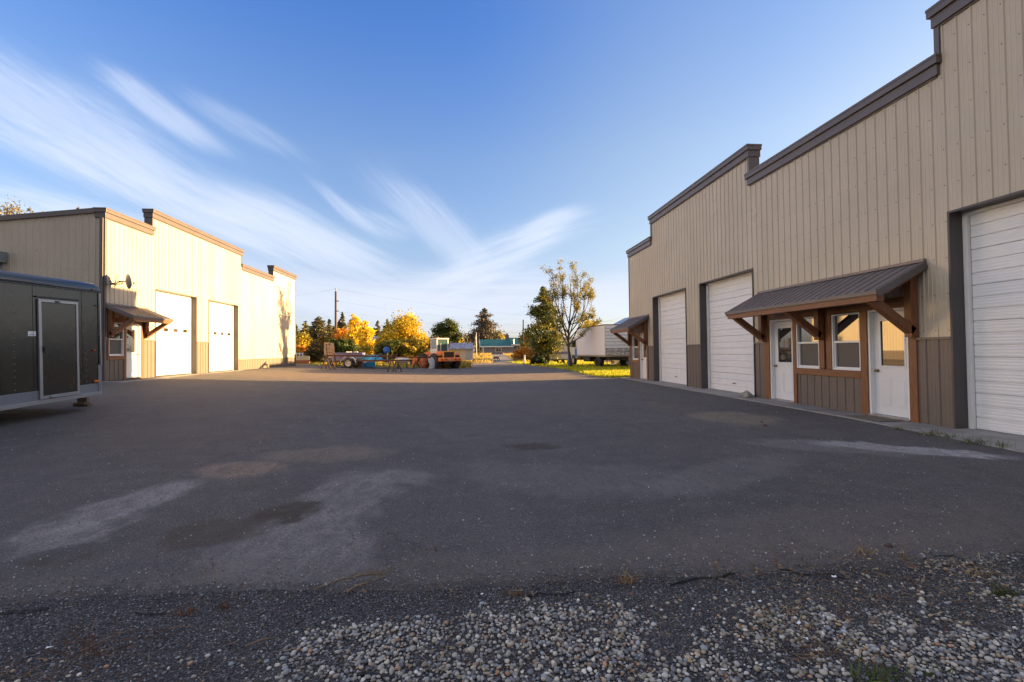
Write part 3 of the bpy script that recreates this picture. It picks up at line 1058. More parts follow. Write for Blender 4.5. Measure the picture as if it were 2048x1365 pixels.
def facade(F, root, secs, opens, wains, phase, corners):
    """secs: (u0,u1,top); opens: (u0,u1,h0,h1); wains: (u0,u1,h)"""
    u0, u1 = min(s[0] for s in secs), max(s[1] for s in secs)
    def top(u):
        for a, b, t in secs:
            if a <= u <= b:
                return t - 0.30
        return 5.0
    def bot(u):
        for a, b, h in wains:
            if a <= u <= b:
                return h
        return 0.0
    br = [s[0] for s in secs] + [s[1] for s in secs] + [w[0] for w in wains] + [w[1] for w in wains]
    mb, sc = siding(F.P, u0, u1, bot, top, opens, phase, screw_rows(0), breaks=[b for b in br if u0 < b < u1])
    mb.mi = 1; mb.add(sc.v, sc.f)
    wall = mb.build('wall', [M['siding'], M['screw']], root, fix=False)
    # low band of darker sheet
    for a, b, h in wains:
        mb, sc = siding(F.P, a, b, lambda u: -0.03, lambda u: h, opens, phase, [0.25, 0.25 + .6096, 0.25 + 1.2192])
        if not mb.f:
            continue
        if sc.f:
            mb.mi = 1; mb.add(sc.v, sc.f)
        w = mb.build('wainscot', [M['wainscot'], M['screw']], root, fix=False)
        # ledge flashing above it, cut where openings pass
        cuts = sorted([(o[0], o[1]) for o in opens if o[2] < h < o[3] and o[1] > a and o[0] < b])
        x = a
        for c0, c1 in cuts + [(b, b)]:
            if c0 - x > 0.03:
                led = MB()
                F.box(led, x, c0, -0.01, 0.034, h - 0.012, h + 0.03)
                led.build('ledge_flashing', M['wainscot'], w)
            x = max(x, c1)
    for c in corners:
        mb = MB()
        F.box(mb, c[0], c[1], -0.02, 0.035, 0, c[2])
        mb.build('corner_trim', M['trim'], root, bevel=0.004)
    # steps of the parapet: returns of the taller section
    for (a, b) in zip(secs, secs[1:]):
        lo, hi = (a, b) if a[2] < b[2] else (b, a)
        u = a[1]
        mb = MB()
        if hi is b:
            F.box(mb, u - 0.03, u + 0.06, -0.28, 0.032, lo[2], hi[2] - .36)
        else:
            F.box(mb, u - 0.06, u + 0.03, -0.28, 0.032, lo[2], hi[2] - .36)
        mb.build('step_trim', M['trim'], root)
    # back face of the parapet
    mb = MB()
    for a, b, t in secs:
        F.box(mb, a + .005, b - .005, -0.27, -0.24, t - 1.5, t - .34)
    mb.build('parapet_back', M['siding'], root)
    for i, (a, b, t) in enumerate(secs):
        lo_l = i > 0 and secs[i - 1][2] > t
        lo_r = i < len(secs) - 1 and secs[i + 1][2] > t
        cap(F, root, a - (0 if i == 0 or not lo_l else -0.01), b, t, 0.09, 0.09)


# ---- right building
FR = Fac(RIGHT_X, -1, RZ)
right = thing('metal_building', 'long tan metal shop building with stepped parapet, in shade on the right', 'building', (RIGHT_X, 8, 0))
opR = [(16.81, 19.91, 0, 3.65), (12.69, 15.78, 0, 3.65), (4.13, 7.23, 0, 3.65), (-0.2, 2.9, 0, 3.65),
       (7.84, 9.07, 0, 2.32), (9.07, 11.02, 0.76, 2.32), (11.02, 12.23, 0, 2.32),
       (20.55, 21.68, 0, 2.32), (21.68, 22.68, 0.76, 2.32)]
secR = [(-7, 7.33, 7.19), (7.33, 12.76, 6.36), (12.76, 19.98, 7.17), (19.98, 22.85, 6.28)]
facade(FR, right, secR, opR, [(-7, 22.85, 1.53)], 22.76 - 80 * RIB, [(22.78, 22.862, 5.95)])
for a, b in ((16.81, 19.91), (12.69, 15.78), (4.13, 7.23), (-0.2, 2.9)):
    garage(FR, right, a, b)
entry_door(FR, right, 8.0, 8.90, True)
entry_door(FR, right, 11.10, 12.02, True)
entry_door(FR, right, 20.70, 21.55, True)
window(FR, right, 9.07, 9.84, 0.91, 2.12)
window(FR, right, 10.22, 10.98, 0.91, 2.12)
window(FR, right, 21.72, 22.50, 0.91, 2.12)
timber(FR, right, [(7.84, 8.0, 0, 2.13), (8.90, 9.07, 0, 2.13), (9.84, 10.0, 0.92, 2.13), (10.06, 10.22, 0.92, 2.13), (10.98, 11.10, 0, 2.13), (12.02, 12.23, 0, 2.13),
                   (7.84, 12.23, 2.135, 2.32), (9.07, 10.98, 0.76, 0.908),
                   (20.55, 20.70, 0, 2.13), (21.55, 21.72, 0, 2.13), (22.50, 22.68, 0, 2.13), (20.55, 22.68, 2.135, 2.32), (21.72, 22.50, 0.76, 0.908)])
awning(FR, right, 7.63, 12.45, [7.86, 10.12, 12.2])
awning(FR, right, 20.38, 22.98, [20.6, 22.7])
# wall behind small openings
mb = MB()
FR.box(mb, 9.98, 10.07, -0.05, -0.02, 0.90, 2.14)
mb.build('infill_panel', M['wainscot'], right)
# end walls, back and roof
mb = MB()
D = 14.0
mb.add([FR.P(22.852, -0.25, 0), FR.P(22.852, -D, 0), FR.P(22.852, -D, 4.6), FR.P(22.852, -0.25, 5.9)], [(0, 1, 2, 3)])
mb.add([FR.P(22.852, 0.0, 0), FR.P(22.852, -0.25, 0), FR.P(22.852, -0.25, 5.94), FR.P(22.852, 0.0, 5.94)], [(0, 1, 2, 3)])
mb.add([FR.P(-7, 0, 0), FR.P(-7, -D, 0), FR.P(-7, -D, 4.6), FR.P(-7, 0, 5.9)], [(0, 1, 2, 3)])
mb.add([FR.P(22.85, -D, 0), FR.P(-7, -D, 0), FR.P(-7, -D, 4.6), FR.P(22.85, -D, 4.6)], [(0, 1, 2, 3)])
mb.build('end_wall', M['siding'], right, fix=False)
mb = MB()
mb.add([FR.P(-7, -0.28, 5.9), FR.P(22.85, -0.28, 5.9), FR.P(22.85, -D, 4.6), FR.P(-7, -D, 4.6)], [(0, 1, 2, 3)])
mb.build('roof', M['metal_roof'], right, fix=False)
mb = MB()
FR.box(mb, -6.9, 22.8, -0.9, -0.6, 0.0, 3.9)
mb.build('interior_partition', M['black'], right)

# ---- left building
FL = Fac(LEFT_X, 1, LZ)
left = thing('metal_building', 'tan metal shop building with stepped parapet, sunlit, behind the black trailer', 'building', (LEFT_X, 28, LZ))
opL = [(21.15, 24.21, 0, 3.66), (25.28, 28.4, 0, 3.66), (18.46, 19.40, 0.76, 2.30), (19.36, 20.44, 0, 2.30)]
secL = [(18.33, 20.93, 6.18), (20.93, 28.86, 6.91), (28.86, 33.38, 6.10), (33.38, 37.62, 6.82)]
facade(FL, left, secL, opL, [(18.33, 28.5, 1.50), (28.5, 37.62, 0.58)], 18.36, [(18.318, 18.40, 5.86), (37.52, 37.62, 6.4)])
garage(FL, left, 21.15, 24.21, 3.66, True)
garage(FL, left, 25.28, 28.4, 3.66, True)
entry_door(FL, left, 19.42, 20.26, True)
window(FL, left, 18.54, 19.30, 0.90, 2.12)
timber(FL, left, [(18.46, 18.54, 0.76, 2.13), (19.30, 19.42, 0, 2.13), (20.26, 20.44, 0, 2.13), (18.46, 20.44, 2.135, 2.30), (18.54, 19.30, 0.76, 0.898)])
awning(FL, left, 18.36, 20.66, [18.52, 20.46], hb=2.76, hf=2.36)
mb = MB()
FL.box(mb, 34.2, 36.5, 0.02, 0.06, 3.58, 3.66)
mb.build('lintel_trim', M['siding'], left)
DL = 15.0
SL = 0.105


def PE(u, d, h):     # end wall that faces the camera: u runs away from the yard
    return (LEFT_X - u, 18.33 - d, LZ + h)


mbw, scw = siding(PE, 0.0, DL, lambda u: 0.0, lambda u: 6.17 - 0.10 - SL * max(0, u - .2), [], 0.05, screw_rows(0))
mbw.mi = 1; mbw.add(scw.v, scw.f)
ew = mbw.build('end_wall', [M['siding'], M['screw']], left, fix=False)
mb = MB()
mb.bar(PE(0.28, 0.03, 6.17 - 0.09), PE(DL, 0.03, 6.17 - 0.09 - SL * DL), 0.10, 0.17)
mb.build('rake_trim', M['trim'], left)
mb = MB()
mb.box(LEFT_X - 0.14, LEFT_X - 0.021, 18.28, 18.33, LZ, LZ + 5.84)
mb.build('corner_trim', M['trim'], left, bevel=0.004)
mb = MB()
mb.add([FL.P(37.6, -0.02, 0), FL.P(37.6, -DL, 0), FL.P(37.6, -DL, 4.6), FL.P(37.6, -0.02, 6.0)], [(0, 1, 2, 3)])
mb.add([FL.P(18.4, -DL, 0), FL.P(37.6, -DL, 0), FL.P(37.6, -DL, 4.5), FL.P(18.4, -DL, 4.5)], [(0, 1, 2, 3)])
mb.build('back_wall', M['siding'], left, fix=False)
mb = MB()
mb.add([FL.P(18.36, -0.3, 5.95), FL.P(37.6, -0.3, 5.95), FL.P(37.6, -DL, 4.45), FL.P(18.36, -DL, 4.45)], [(0, 1, 2, 3)])
mb.build('roof', M['metal_roof'], left, fix=False)
mb = MB()
FL.box(mb, 18.5, 37.4, -0.9, -0.6, 0.0, 3.9)
mb.build('interior_partition', M['black'], left)

# ------------------------------------------------------------------ things on the buildings
def dish(cx, cy, cz, r, aim, label):
    t = thing('satellite_dish', label, 'dish antenna', (cx, cy, cz), group='dish antennas on the left building corner')
    a = Vector(aim).normalized()
    q = a.to_track_quat('Z', 'Y')
    mb = MB()
    prof = [(0.001, 0.0), (r * .35, r * .02), (r * .7, r * .10), (r, r * .22), (r * 1.0, r * .25), (r * .68, r * .13), (r * .3, r * .045), (0.001, r * .03)]
    mb.lathe(prof, (0, 0, 0), 'z', 28)
    mb.v = [tuple(q @ Vector(p)) for p in mb.v]
    mb.build('reflector', M['dish'], t, world=False, smooth=True)
    mb = MB()
    mb.tube([q @ Vector((0, 0, -.02)), q @ Vector((0, 0, -.12)), Vector((-.18, .05, -.08)), Vector((LEFT_X - cx + .03, .07, -.1))], 0.022, 8)
    mb.build('mount_arm', M['steel'], t, world=False, smooth=True)
    mb = MB()
    mb.tube([q @ Vector((0, -r * .8, r * .2)), q @ Vector((0, -r * .25, r * .8))], 0.012, 6)
    mb.ball(q @ Vector((0, -r * .2, r * .83)), 0.045, 10, 8)
    mb.build('feed_horn', M['dish'], t, world=False, smooth=True)
    return t


dish(-12.42, 18.50, 4.10, 0.24, (-0.78, -0.60, 0.10), 'grey dish antenna nearest the wall on the corner of the sunlit building')
dish(-12.14, 18.52, 4.08, 0.27, (0.62, 0.78, 0.12), 'larger grey dish antenna standing furthest out from the sunlit building corner')

t = thing('electrical_box', 'pale blue-grey electrical box with conduits on the end wall above the trailer', 'electrical box', (-16.2, 18.2, 3.2))
mb = MB(); mb.box(-16.62, -15.88, 18.02, 18.31, 4.68, 5.06)
mb.build('box_housing', M['bluegrey'], t, bevel=0.012)
mb = MB(); mb.box(-16.64, -15.86, 17.99, 18.02, 5.0, 5.08)
mb.build('rain_lip', M['bluegrey'], t, bevel=0.004)
for x in (-16.45, -16.22, -15.98):
    mb = MB(); mb.tube([(x, 18.2, 4.68), (x, 18.2, 3.0)], 0.033, 10); mb.tube([(x, 18.2, 4.3), (x, 18.2, 4.24)], 0.05, 10)
    mb.build('conduit', M['steel'], t, smooth=True)

t = thing('lamp', 'small wall lamp under the awning of the sunlit building', 'wall lamp', (LEFT_X + .1, 19.85, LZ + 2.42))
mb = MB(); mb.box(LEFT_X + .03, LEFT_X + .08, 19.78, 19.92, LZ + 2.37, LZ + 2.5); mb.build('back_plate', M['black'], t, bevel=0.005)
mb = MB(); mb.ball((LEFT_X + .14, 19.85, LZ + 2.42), 0.065, 12, 8); mb.build('globe', M['vinyl'], t, smooth=True)

# ------------------------------------------------------------------ black cargo trailer (front end points away from the camera)
TR = thing('cargo_trailer', 'black enclosed cargo trailer with aluminium-framed side door', 'trailer', (-8.1, 8.2, gz(-8.1, 8.2) - 0.02), rx=R(1.9))
TW, TF, TB = 2.15, 3.38, -1.75      # width, front, rear (local y)
zb, zt = 0.36, 2.60
mb = MB()
mb.box(-TW, 0, TB, TF, zb, zt)
body = mb.build('body', M['black_trailer'], TR, world=False, bevel=0.02)
# wheels, out of frame behind the left edge but on the ground
for sx in (-0.14, -TW + 0.14):
    for yy in (-0.42, 0.42):
        mb = MB(); mb.lathe([(0.16, -.1), (.30, -.1), (.34, -.07), (.34, .07), (.30, .1), (.16, .1), (.16, -.1)], (sx, yy, 0.34), 'x', 28)
        w = mb.build('wheel', M['rubber'], TR, world=False, smooth=True)
        mb = MB(); mb.lathe([(0.001, .03), (.10, .05), (.16, .06), (.17, .09), (.17, -.09), (.001, -.05)], (sx, yy, 0.34), 'x', 24)
        mb.build('rim', M['cab_white'], w, world=False, smooth=True)
mb = MB()
prof = [(-TW - .01, zt - .02), (0.012, zt - .02), (0.012, zt + .03), (0.0, zt + .10), (-.035, zt + .155), (-.09, zt + .185), (-.30, zt + .205), (-TW / 2, zt + .225), (-TW + .30, zt + .205), (-TW + .09, zt + .185), (-TW + .03, zt + .15), (-TW - .01, zt + .03)]
v = []
ys = [TB, TF - .16, TF - .08, TF - .02, TF + .015]
dr = [0, 0, .03, .09, .17]
for y, d_ in zip(ys, dr):
    for (x, z) in prof:
        v.append((x, y, min(z, max(zt - .02, zt + .225 - d_)) if z > zt else z))
n = len(prof)
f = [(j * n + i, j * n + (i + 1) % n, (j + 1) * n + (i + 1) % n, (j + 1) * n + i) for j in range(len(ys) - 1) for i in range(n)]
f += [tuple(range(n)), tuple(range((len(ys) - 1) * n, len(ys) * n))]
mb.add(v, f)
roof = mb.build('roof', M['trailer_roof'], TR, world=False, smooth=False)
for p in roof.data.polygons:
    p.use_smooth = len(p.vertices) == 4
# drip strip with its screws
mb = MB(); mb.box(0.012, 0.022, TB, TF - .02, zt - .028, zt - .004); mb.build('drip_strip', M['black'], roof, world=False)
mb = MB()
for k in range(34):
    mb.ball((0.022, TB + 0.1 + k * 0.15, zt - .016), 0.008, 6, 4)
mb.build('roof_rivets', M['steel'], roof, world=False)
# seams and rivet columns of the skin
mb = MB()
for y in (1.06, 0.52, 2.86 + .02, 1.72):
    mb.box(0.0, 0.004, y - .0025, y + .0025, zb + .2, zt - .03)
mb.build('skin_seams', M['black'], body, world=False)
mb = MB()
for y in (1.33, 0.1, -1.1, 2.98):
    for k in range(17):
        mb.ball((0.002, y, zb + .28 + k * 0.118), 0.0085, 8, 5, (0.6, 1, 1))
mb.build('skin_rivets', M['steel'], body, world=False, smooth=True)
# side door with frame
d0, d1, dz0, dz1 = 1.82, 2.74, 0.40, 2.33
mb = MB()
mb.box(0.0, 0.022, d0 + .06, d1 - .05, dz0 + .07, dz1 - .06)
door = mb.build('side_door', M['black_trailer'], TR, world=False, bevel=0.004)
for q in ((d0 - .01, d0 + .055, dz0, dz1), (d1 - .042, d1 + .01, dz0, dz1), (d0 + .055, d1 - .042, dz1 - .055, dz1), (d0 + .055, d1 - .042, dz0, dz0 + .065)):
    mb = MB(); mb.box(0.0, 0.032, *q); mb.build('door_frame', M['alu'], door, world=False, bevel=0.004)
mb = MB(); mb.box(0.0, 0.04, d0 - .06, d1 + .03, dz1 + .03, dz1 + .055); mb.build('drip_cap', M['black'], door, world=False, bevel=.004)
mb = MB(); mb.box(0.018, 0.045, d0 + .055, d0 + .12, 1.30, 1.43); mb.box(0.045, 0.06, d0 + .07, d0 + .105, 1.33, 1.40); mb.build('latch', M['black'], door, world=False, bevel=.006)
mb = MB(); mb.box(0.03, 0.05, d0 + .36, d0 + .46, dz1 - .045, dz1 - .015); mb.build('door_light', M['black'], door, world=False, bevel=.006)
mb = MB(); mb.box(0.03, 0.06, d0 + .20, d0 + .34, dz0 + .01, dz0 + .05); mb.build('door_hook', M['steel'], door, world=False, bevel=.006)
# sticker
mb = MB(); mb.box(0.0, 0.003, d0 - .21, d0 - .045, 1.62, 1.71); st = mb.build('sticker', M['vinyl'], TR, world=False)
mb = MB(); mb.box(0.003, 0.0042, d0 - .135, d0 - .12, 1.672, 1.69); mb.box(0.003, 0.0042, d0 - .19, d0 - .065, 1.652, 1.657); mb.box(0.003, 0.0042, d0 - .18, d0 - .075, 1.638, 1.642)
mb.build('sticker_print', M['black'], st, world=False)
# diamond plate skirt and front corner, bottom rail
for q in ((TB, d0 - .02), (d1 + .02, TF - .09)):
    mb = MB(); mb.box(0.0, 0.008, q[0], q[1], zb + .03, zb + .22); mb.build('diamond_plate_skirt', M['diamond'], TR, world=False)
mb = MB(); mb.box(-.02, 0.014, TF - .085, TF + .012, zb - .02, zb + .62); mb.build('diamond_plate_corner', M['diamond'], TR, world=False, bevel=.004)
mb = MB(); mb.box(-.02, 0.02, TB, TF, zb - .045, zb + .03); mb.build('bottom_rail', M['alu'], TR, world=False, bevel=.004)
mb = MB(); mb.box(-.03, 0.012, TF - .055, TF + .014, zb + .62, zt - .02); mb.build('corner_post', M['black_trailer'], TR, world=False, bevel=.004)
mb = MB(); mb.box(-.006, 0.016, TF - .012, TF + .018, zb + .62, zt - .03); mb.build('corner_edge', M['alu'], TR, world=False)
for (y, z, mm, nm, s_) in ((TF - .15, zb + .27, 'amber', 'marker_light', (.13, .05)), (TF - .20, 1.30, 'redlens', 'reflector', (.09, .035)), (TF - .21, zt + .035, 'redlens', 'clearance_light', (.06, .025)), (TF - .09, zb + 1.93, 'black', 'clip', (.09, .02))):
    mb = MB(); mb.box(0.008, 0.032, y - s_[0] / 2, y + s_[0] / 2, z - s_[1] / 2, z + s_[1] / 2); mb.build(nm, M[mm], TR, world=False, bevel=.006)
# tongue and jack
mb = MB()
mb.bar((-TW * .5 - .75, TF - .1, zb + .0), (-TW * .5, TF + 1.1, zb + .0), .06, .1)
mb.bar((-TW * .5 + .75, TF - .1, zb + .0), (-TW * .5, TF + 1.1, zb + .0), .06, .1)
mb.cyl((-TW * .5, TF + 1.0, zb + .02), (-TW * .5, TF + 1.28, zb + .03), .045, 10)
tg = mb.build('tongue', M['dark_steel'], TR, world=False)
mb = MB(); mb.cyl((-TW * .5, TF + .95, zb - .34), (-TW * .5, TF + .95, zb + .45), .03, 10); mb.cyl((-TW * .5, TF + .95, zb - .36), (-TW * .5, TF + .95, zb - .33), .09, 12)
mb.build('jack', M['steel'], tg, world=False, smooth=False)
c = on(165, 803, 11.9)
t = thing('timber_block', 'stack of short timber blocks under the nose of the black trailer', 'wood block', (c.x, c.y, c.z))
for k, (w_, h0, h1, r_) in enumerate(((.30, 0, .045, .1), (.26, .045, .09, -.2), (.16, .09, .20, .25))):
    mb = MB(); mb.bar((-w_ / 2, 0, (h0 + h1) / 2), (w_ / 2, r_ * .2, (h0 + h1) / 2), .16, (h1 - h0) - .001)
    mb.build('block', M['sawwood'], t, world=False, bevel=.004)

# ------------------------------------------------------------------ rock, doormat
def stone(name, label, cat, loc, size, m, seed, group=None):
    b = bmesh.new()
    bmesh.ops.create_icosphere(b, subdivisions=4, radius=1)
    for v_ in b.verts:
        n1 = noise.noise(v_.co * 1.3 + Vector((seed, 0, 0))) * .35 + noise.noise(v_.co * 3.5 + Vector((seed, 2, 0))) * .08 + noise.noise(v_.co * 9 + Vector((seed, 2, 0))) * .02
        v_.co *= 1 + n1
        v_.co = Vector((v_.co.x * size[0], v_.co.y * size[1], max(-.45, v_.co.z) * size[2] + size[2] * .45))
    me = bpy.data.meshes.new(name)
    b.to_mesh(me); b.free()
    me.materials.append(m)
    me.polygons.foreach_set('use_smooth', [True] * len(me.polygons))
    o = bpy.data.objects.new(name, me); COL.objects.link(o); o.location = loc
    return meta(o, label, cat, group)


stone('rock', 'grey rounded rock on the apron at the foot of the middle garage door', 'rock', (7.86, 12.78, .033), (.13, .19, .115), M['stone'], 3.1)
mb = MB(); mb.box(7.50, 7.96, 8.05, 8.86, 0.0345, 0.048)
meta(mb.build('doormat', M['mat_fibre'], bevel=.004), 'flat brown doormat on the apron before the nearest white door', 'doormat')

# ------------------------------------------------------------------ yard things in the distance


def wheel_x(mb, c, r, w, n=24, axis='x'):
    mb.lathe([(r * .58, -w / 2), (r * .9, -w / 2), (r, -w * .38), (r, w * .38), (r * .9, w / 2), (r * .58, w / 2), (r * .58, -w / 2)], c, axis, n)


def rim_x(mb, c, r, w, axis='x', n=20):
    mb.lathe([(.001, w * .25), (r * .2, w * .3), (r * .25, w * .12), (r * .5, w * .12), (r * .6, w * .42), (r * .6, -w * .42), (.001, -w * .2)], c, axis, n)


# wheel loader, seen from its rear left
p = on(893, 738, 38.6)
LD = thing('wheel_loader', 'orange wheel loader with white cab and raised rear grille', 'loader', (p.x, p.y, p.z), rz=R(33))


def L(name, m, mb, par=LD, **k):
    return mb.build(name, M[m], par, world=False, **k)


for (x, y, nm) in ((-.92, .22, 0), (.92, .22, 0), (-.92, 2.25, 0), (.92, 2.25, 0)):
    mb = MB(); wheel_x(mb, (x, y, .60), .60, .42, 30)
    for k in range(20):
        a = k * math.pi / 10
        for sg in (-1, 1):
            mb.bar((x, y + .595 * math.cos(a), .60 + .595 * math.sin(a)), (x + sg * .19, y + .61 * math.cos(a + .12), .60 + .61 * math.sin(a + .12)), .04, .05)
    w = L('wheel', 'rubber', mb)
    mb = MB(); rim_x(mb, (x, y, .60), .56, .40)
    L('rim', 'red', mb, w, smooth=True)
mb = MB()
mb.prism([(-.35, .62), (-.35, 1.36), (.25, 1.42), (.95, 1.40), (1.15, 1.10), (1.15, .62)], 'x', -.52, .52)
hd = L('engine_hood', 'orange', mb, bevel=.03)
mb = MB(); mb.box(-.46, .46, -.40, -.352, .70, 1.34); mb.box(-.50, .50, -.42, -.35, 1.34, 1.42); mb.box(-.56, -.46, -.42, -.35, .62, 1.42); mb.box(.46, .56, -.42, -.35, .62, 1.42)
L('grille_frame', 'yellow', mb, hd)
mb = MB()
for k in range(9):
    mb.box(-.43, .43, -.43, -.405, .74 + k * .066, .765 + k * .066)
L('grille_slats', 'rust', mb, hd)
mb = MB(); mb.box(-.45, .45, -.404, -.398, .70, 1.33)
L('radiator', 'black', mb, hd)
mb = MB(); mb.prism([(-.66, .60), (-.66, .84), (-.56, .90), (-.40, .90), (-.40, .60)], 'x', -1.0, 1.0)
cw = L('counterweight', 'orange', mb, bevel=.03)
for x in (-.75, -.45, .45, .75):
    mb = MB(); mb.cyl((x, -.655, .74), (x, -.68, .74), .06, 14); L('tail_lamp', 'redlens', mb, cw)
mb = MB(); mb.box(-.09, .09, -.70, -.65, .58, .78); L('hitch', 'steel', mb, cw, bevel=.01)
mb = MB()
for y in (.15, 2.15):
    mb.cyl((-.85, y, .52), (.85, y, .52), .10, 12)
mb.box(-.35, .35, -.3, 2.6, .42, .66)
L('chassis', 'dark_steel', mb, bevel=.02)
# cab
mb = MB()
for (x, y) in ((-.50, .62), (.50, .62), (-.50, 1.55), (.50, 1.55)):
    mb.box(x - .05, x + .05, y - .05, y + .05, 1.30, 2.36)
mb.box(-.58, .58, .52, 1.66, 2.36, 2.47)
mb.box(-.55, .55, .57, 1.60, 1.22, 1.34)
mb.box(-.555, -.505, .62, 1.55, 1.34, 1.62); mb.box(.505, .555, .62, 1.55, 1.34, 1.62)
cb = L('cab', 'cab_white', mb, bevel=.02)
M['cabglass'] = mat('cab_glass', (0.05, 0.10, 0.10), 0.08, spec=0.8)
for q in ((-.45, .45, .60, .61, 1.36, 2.34), (-.45, .45, 1.56, 1.57, 1.36, 2.34), (-.54, -.53, .67, 1.50, 1.64, 2.34), (.53, .54, .67, 1.50, 1.64, 2.34)):
    mb = MB(); mb.box(*q); L('cab_window', 'cabglass', mb, cb)
mb = MB(); mb.tube([(-.30, .35, 1.40), (-.30, .35, 1.95), (-.34, .33, 2.02)], .04, 10); L('exhaust_pipe', 'steel', mb, hd)
for sx in (-1, 1):
    mb = MB(); mb.prism([(-.36, 1.06), (-.30, 1.22), (.20, 1.28), (.72, 1.18), (.80, 1.02), (.70, 1.10), (.2, 1.23), (-.26, 1.16)], 'x', sx * .60, sx * 1.04); L('fender', 'orange', mb, bevel=.02)
    mb = MB(); mb.bar((sx * .45, 1.5, 1.35), (sx * .45, 2.6, 1.15), .12, .24, up=(0, 0, 1)); mb.bar((sx * .45, 2.6, 1.2), (sx * .45, 3.35, .45), .12, .24)
    L('lift_arm', 'orange', mb, bevel=.01)
    mb = MB(); mb.cyl((sx * .30, 1.7, .9), (sx * .30, 2.5, 1.05), .06, 10); L('lift_cylinder', 'steel', mb)
mb = MB(); mb.prism([(3.30, .10), (3.95, .06), (3.98, .10), (3.45, .22), (3.32, .55), (3.48, .95), (3.42, 1.0), (3.20, .62), (3.22, .2)], 'x', -1.12, 1.12)
for x in (-1.12, 1.09):
    mb.prism([(3.24, .12), (3.9, .1), (3.5, .92), (3.3, .6)], 'x', x, x + .03)
L('bucket', 'orange', mb)
mb = MB(); mb.cyl((-.05, 1.2, 2.47), (-.05, 1.2, 2.56), .06, 12); L('beacon', 'amber', mb, cb)

# barrel-like drum and pale sacks left of the loader
p = on(849, 737, 39.2)
t = thing('oil_drum', 'rusty orange drum standing left of the loader wheel', 'drum', p)
mb = MB(); mb.lathe([(.001, 0), (.27, 0), (.29, .02), (.285, .28), (.30, .30), (.285, .32), (.285, .56), (.30, .58), (.285, .6), (.285, .84), (.29, .86), (.25, .85), (.001, .84)], (0, 0, 0), 'z', 24)
mb.build('drum_shell', M['orange_brown'], t, world=False, smooth=True)
mb = MB(); mb.cyl((.12, 0, .85), (.12, 0, .875), .03, 10); mb.build('bung_cap', M['steel'], t, world=False)
p = on(864, 736, 38.0)
mb = MB()
N_ = 14
v = []
for j in range(9):
    z = j / 8
    for k in range(N_):
        a = 2 * math.pi * k / N_
        r_ = (.20 + .07 * math.sin(3.1 * z + .4)) * (1 + .16 * math.sin(3 * a + 4 * z)) * (1 - .55 * z ** 6)
        v.append((r_ * math.cos(a) * 1.15 + .08 * math.sin(5 * z), r_ * math.sin(a) * .6, z * .92))
mb.add(v, [(j * N_ + k, j * N_ + (k + 1) % N_, (j + 1) * N_ + (k + 1) % N_, (j + 1) * N_ + k) for j in range(8) for k in range(N_)] + [tuple(range(8 * N_, 9 * N_))])
o = mb.build('draped_sheet', mat('pale_blue_sheet', (.42, .50, .60), .5, 0, (.30, .36, .45), 9, bump=.5, bscale=8, bdist=.03), None, smooth=True)
o.location = p
meta(o, 'pale blue plastic sheet hanging in folds beside the loader front wheel', 'plastic sheet')

# long steel beam on two sawhorses
def sawhorse(px, py, Y, rz, label):
    p = on(px, py, Y)
    t = thing('sawhorse', label, 'sawhorse', p, rz, 'sawhorses carrying the long steel beam')
    mb = MB(); mb.box(-.42, .42, -.045, .045, .76, .84); mb.build('top_rail', M['dark_steel'], t, world=False, bevel=.005)
    for sx in (-1, 1):
        for sy in (-1, 1):
            mb = MB(); mb.bar((sx * .34, sy * .03, .78), (sx * .36, sy * .32, 0), .075, .07, up=(1, 0, 0)); mb.build('leg', M['dark_steel'], t, world=False)
        mb = MB(); mb.box(sx * .35 - .015, sx * .35 + .015, -.2, .2, .30, .34); mb.build('cross_brace', M['dark_steel'], t, world=False)
    return t


sawhorse(656.5, 739, 32.6, R(83), 'black sawhorse under the left end of the long rusty beam')
sawhorse(789, 744, 31.4, R(70), 'black folding sawhorse under the long rusty beam, right of the trailer')
a, b = at(649, 713.0, 32.7), at(862, 717.5, 31.0)
zz0 = on(656.5, 739, 32.6).z + .84
zz1 = on(789, 744, 31.4).z + .84
a.z, b.z = zz0 + .085, zz1 + .075 - .02
mb = MB(); mb.bar(a, b, .13, .012); mb.bar(a + Vector((0, 0, .07)), b + Vector((0, 0, .07)), .13, .012); mb.bar(a + Vector((0, 0, .035)), b + Vector((0, 0, .035)), .012, .06)
mb.v = [(x, y, z - .04) for x, y, z in mb.v]
meta(mb.build('steel_beam', M['rust']), 'long rusty steel beam lying across the two black sawhorses', 'steel beam')

# open utility trailer
p = on(697, 738, 35.3)
UT = thing('utility_trailer', 'open utility trailer with white fenders and a raised ramp gate', 'trailer', p, R(-3))


def U(name, m, mb, par=UT, **k):
    return mb.build(name, M[m], par, world=False, **k)


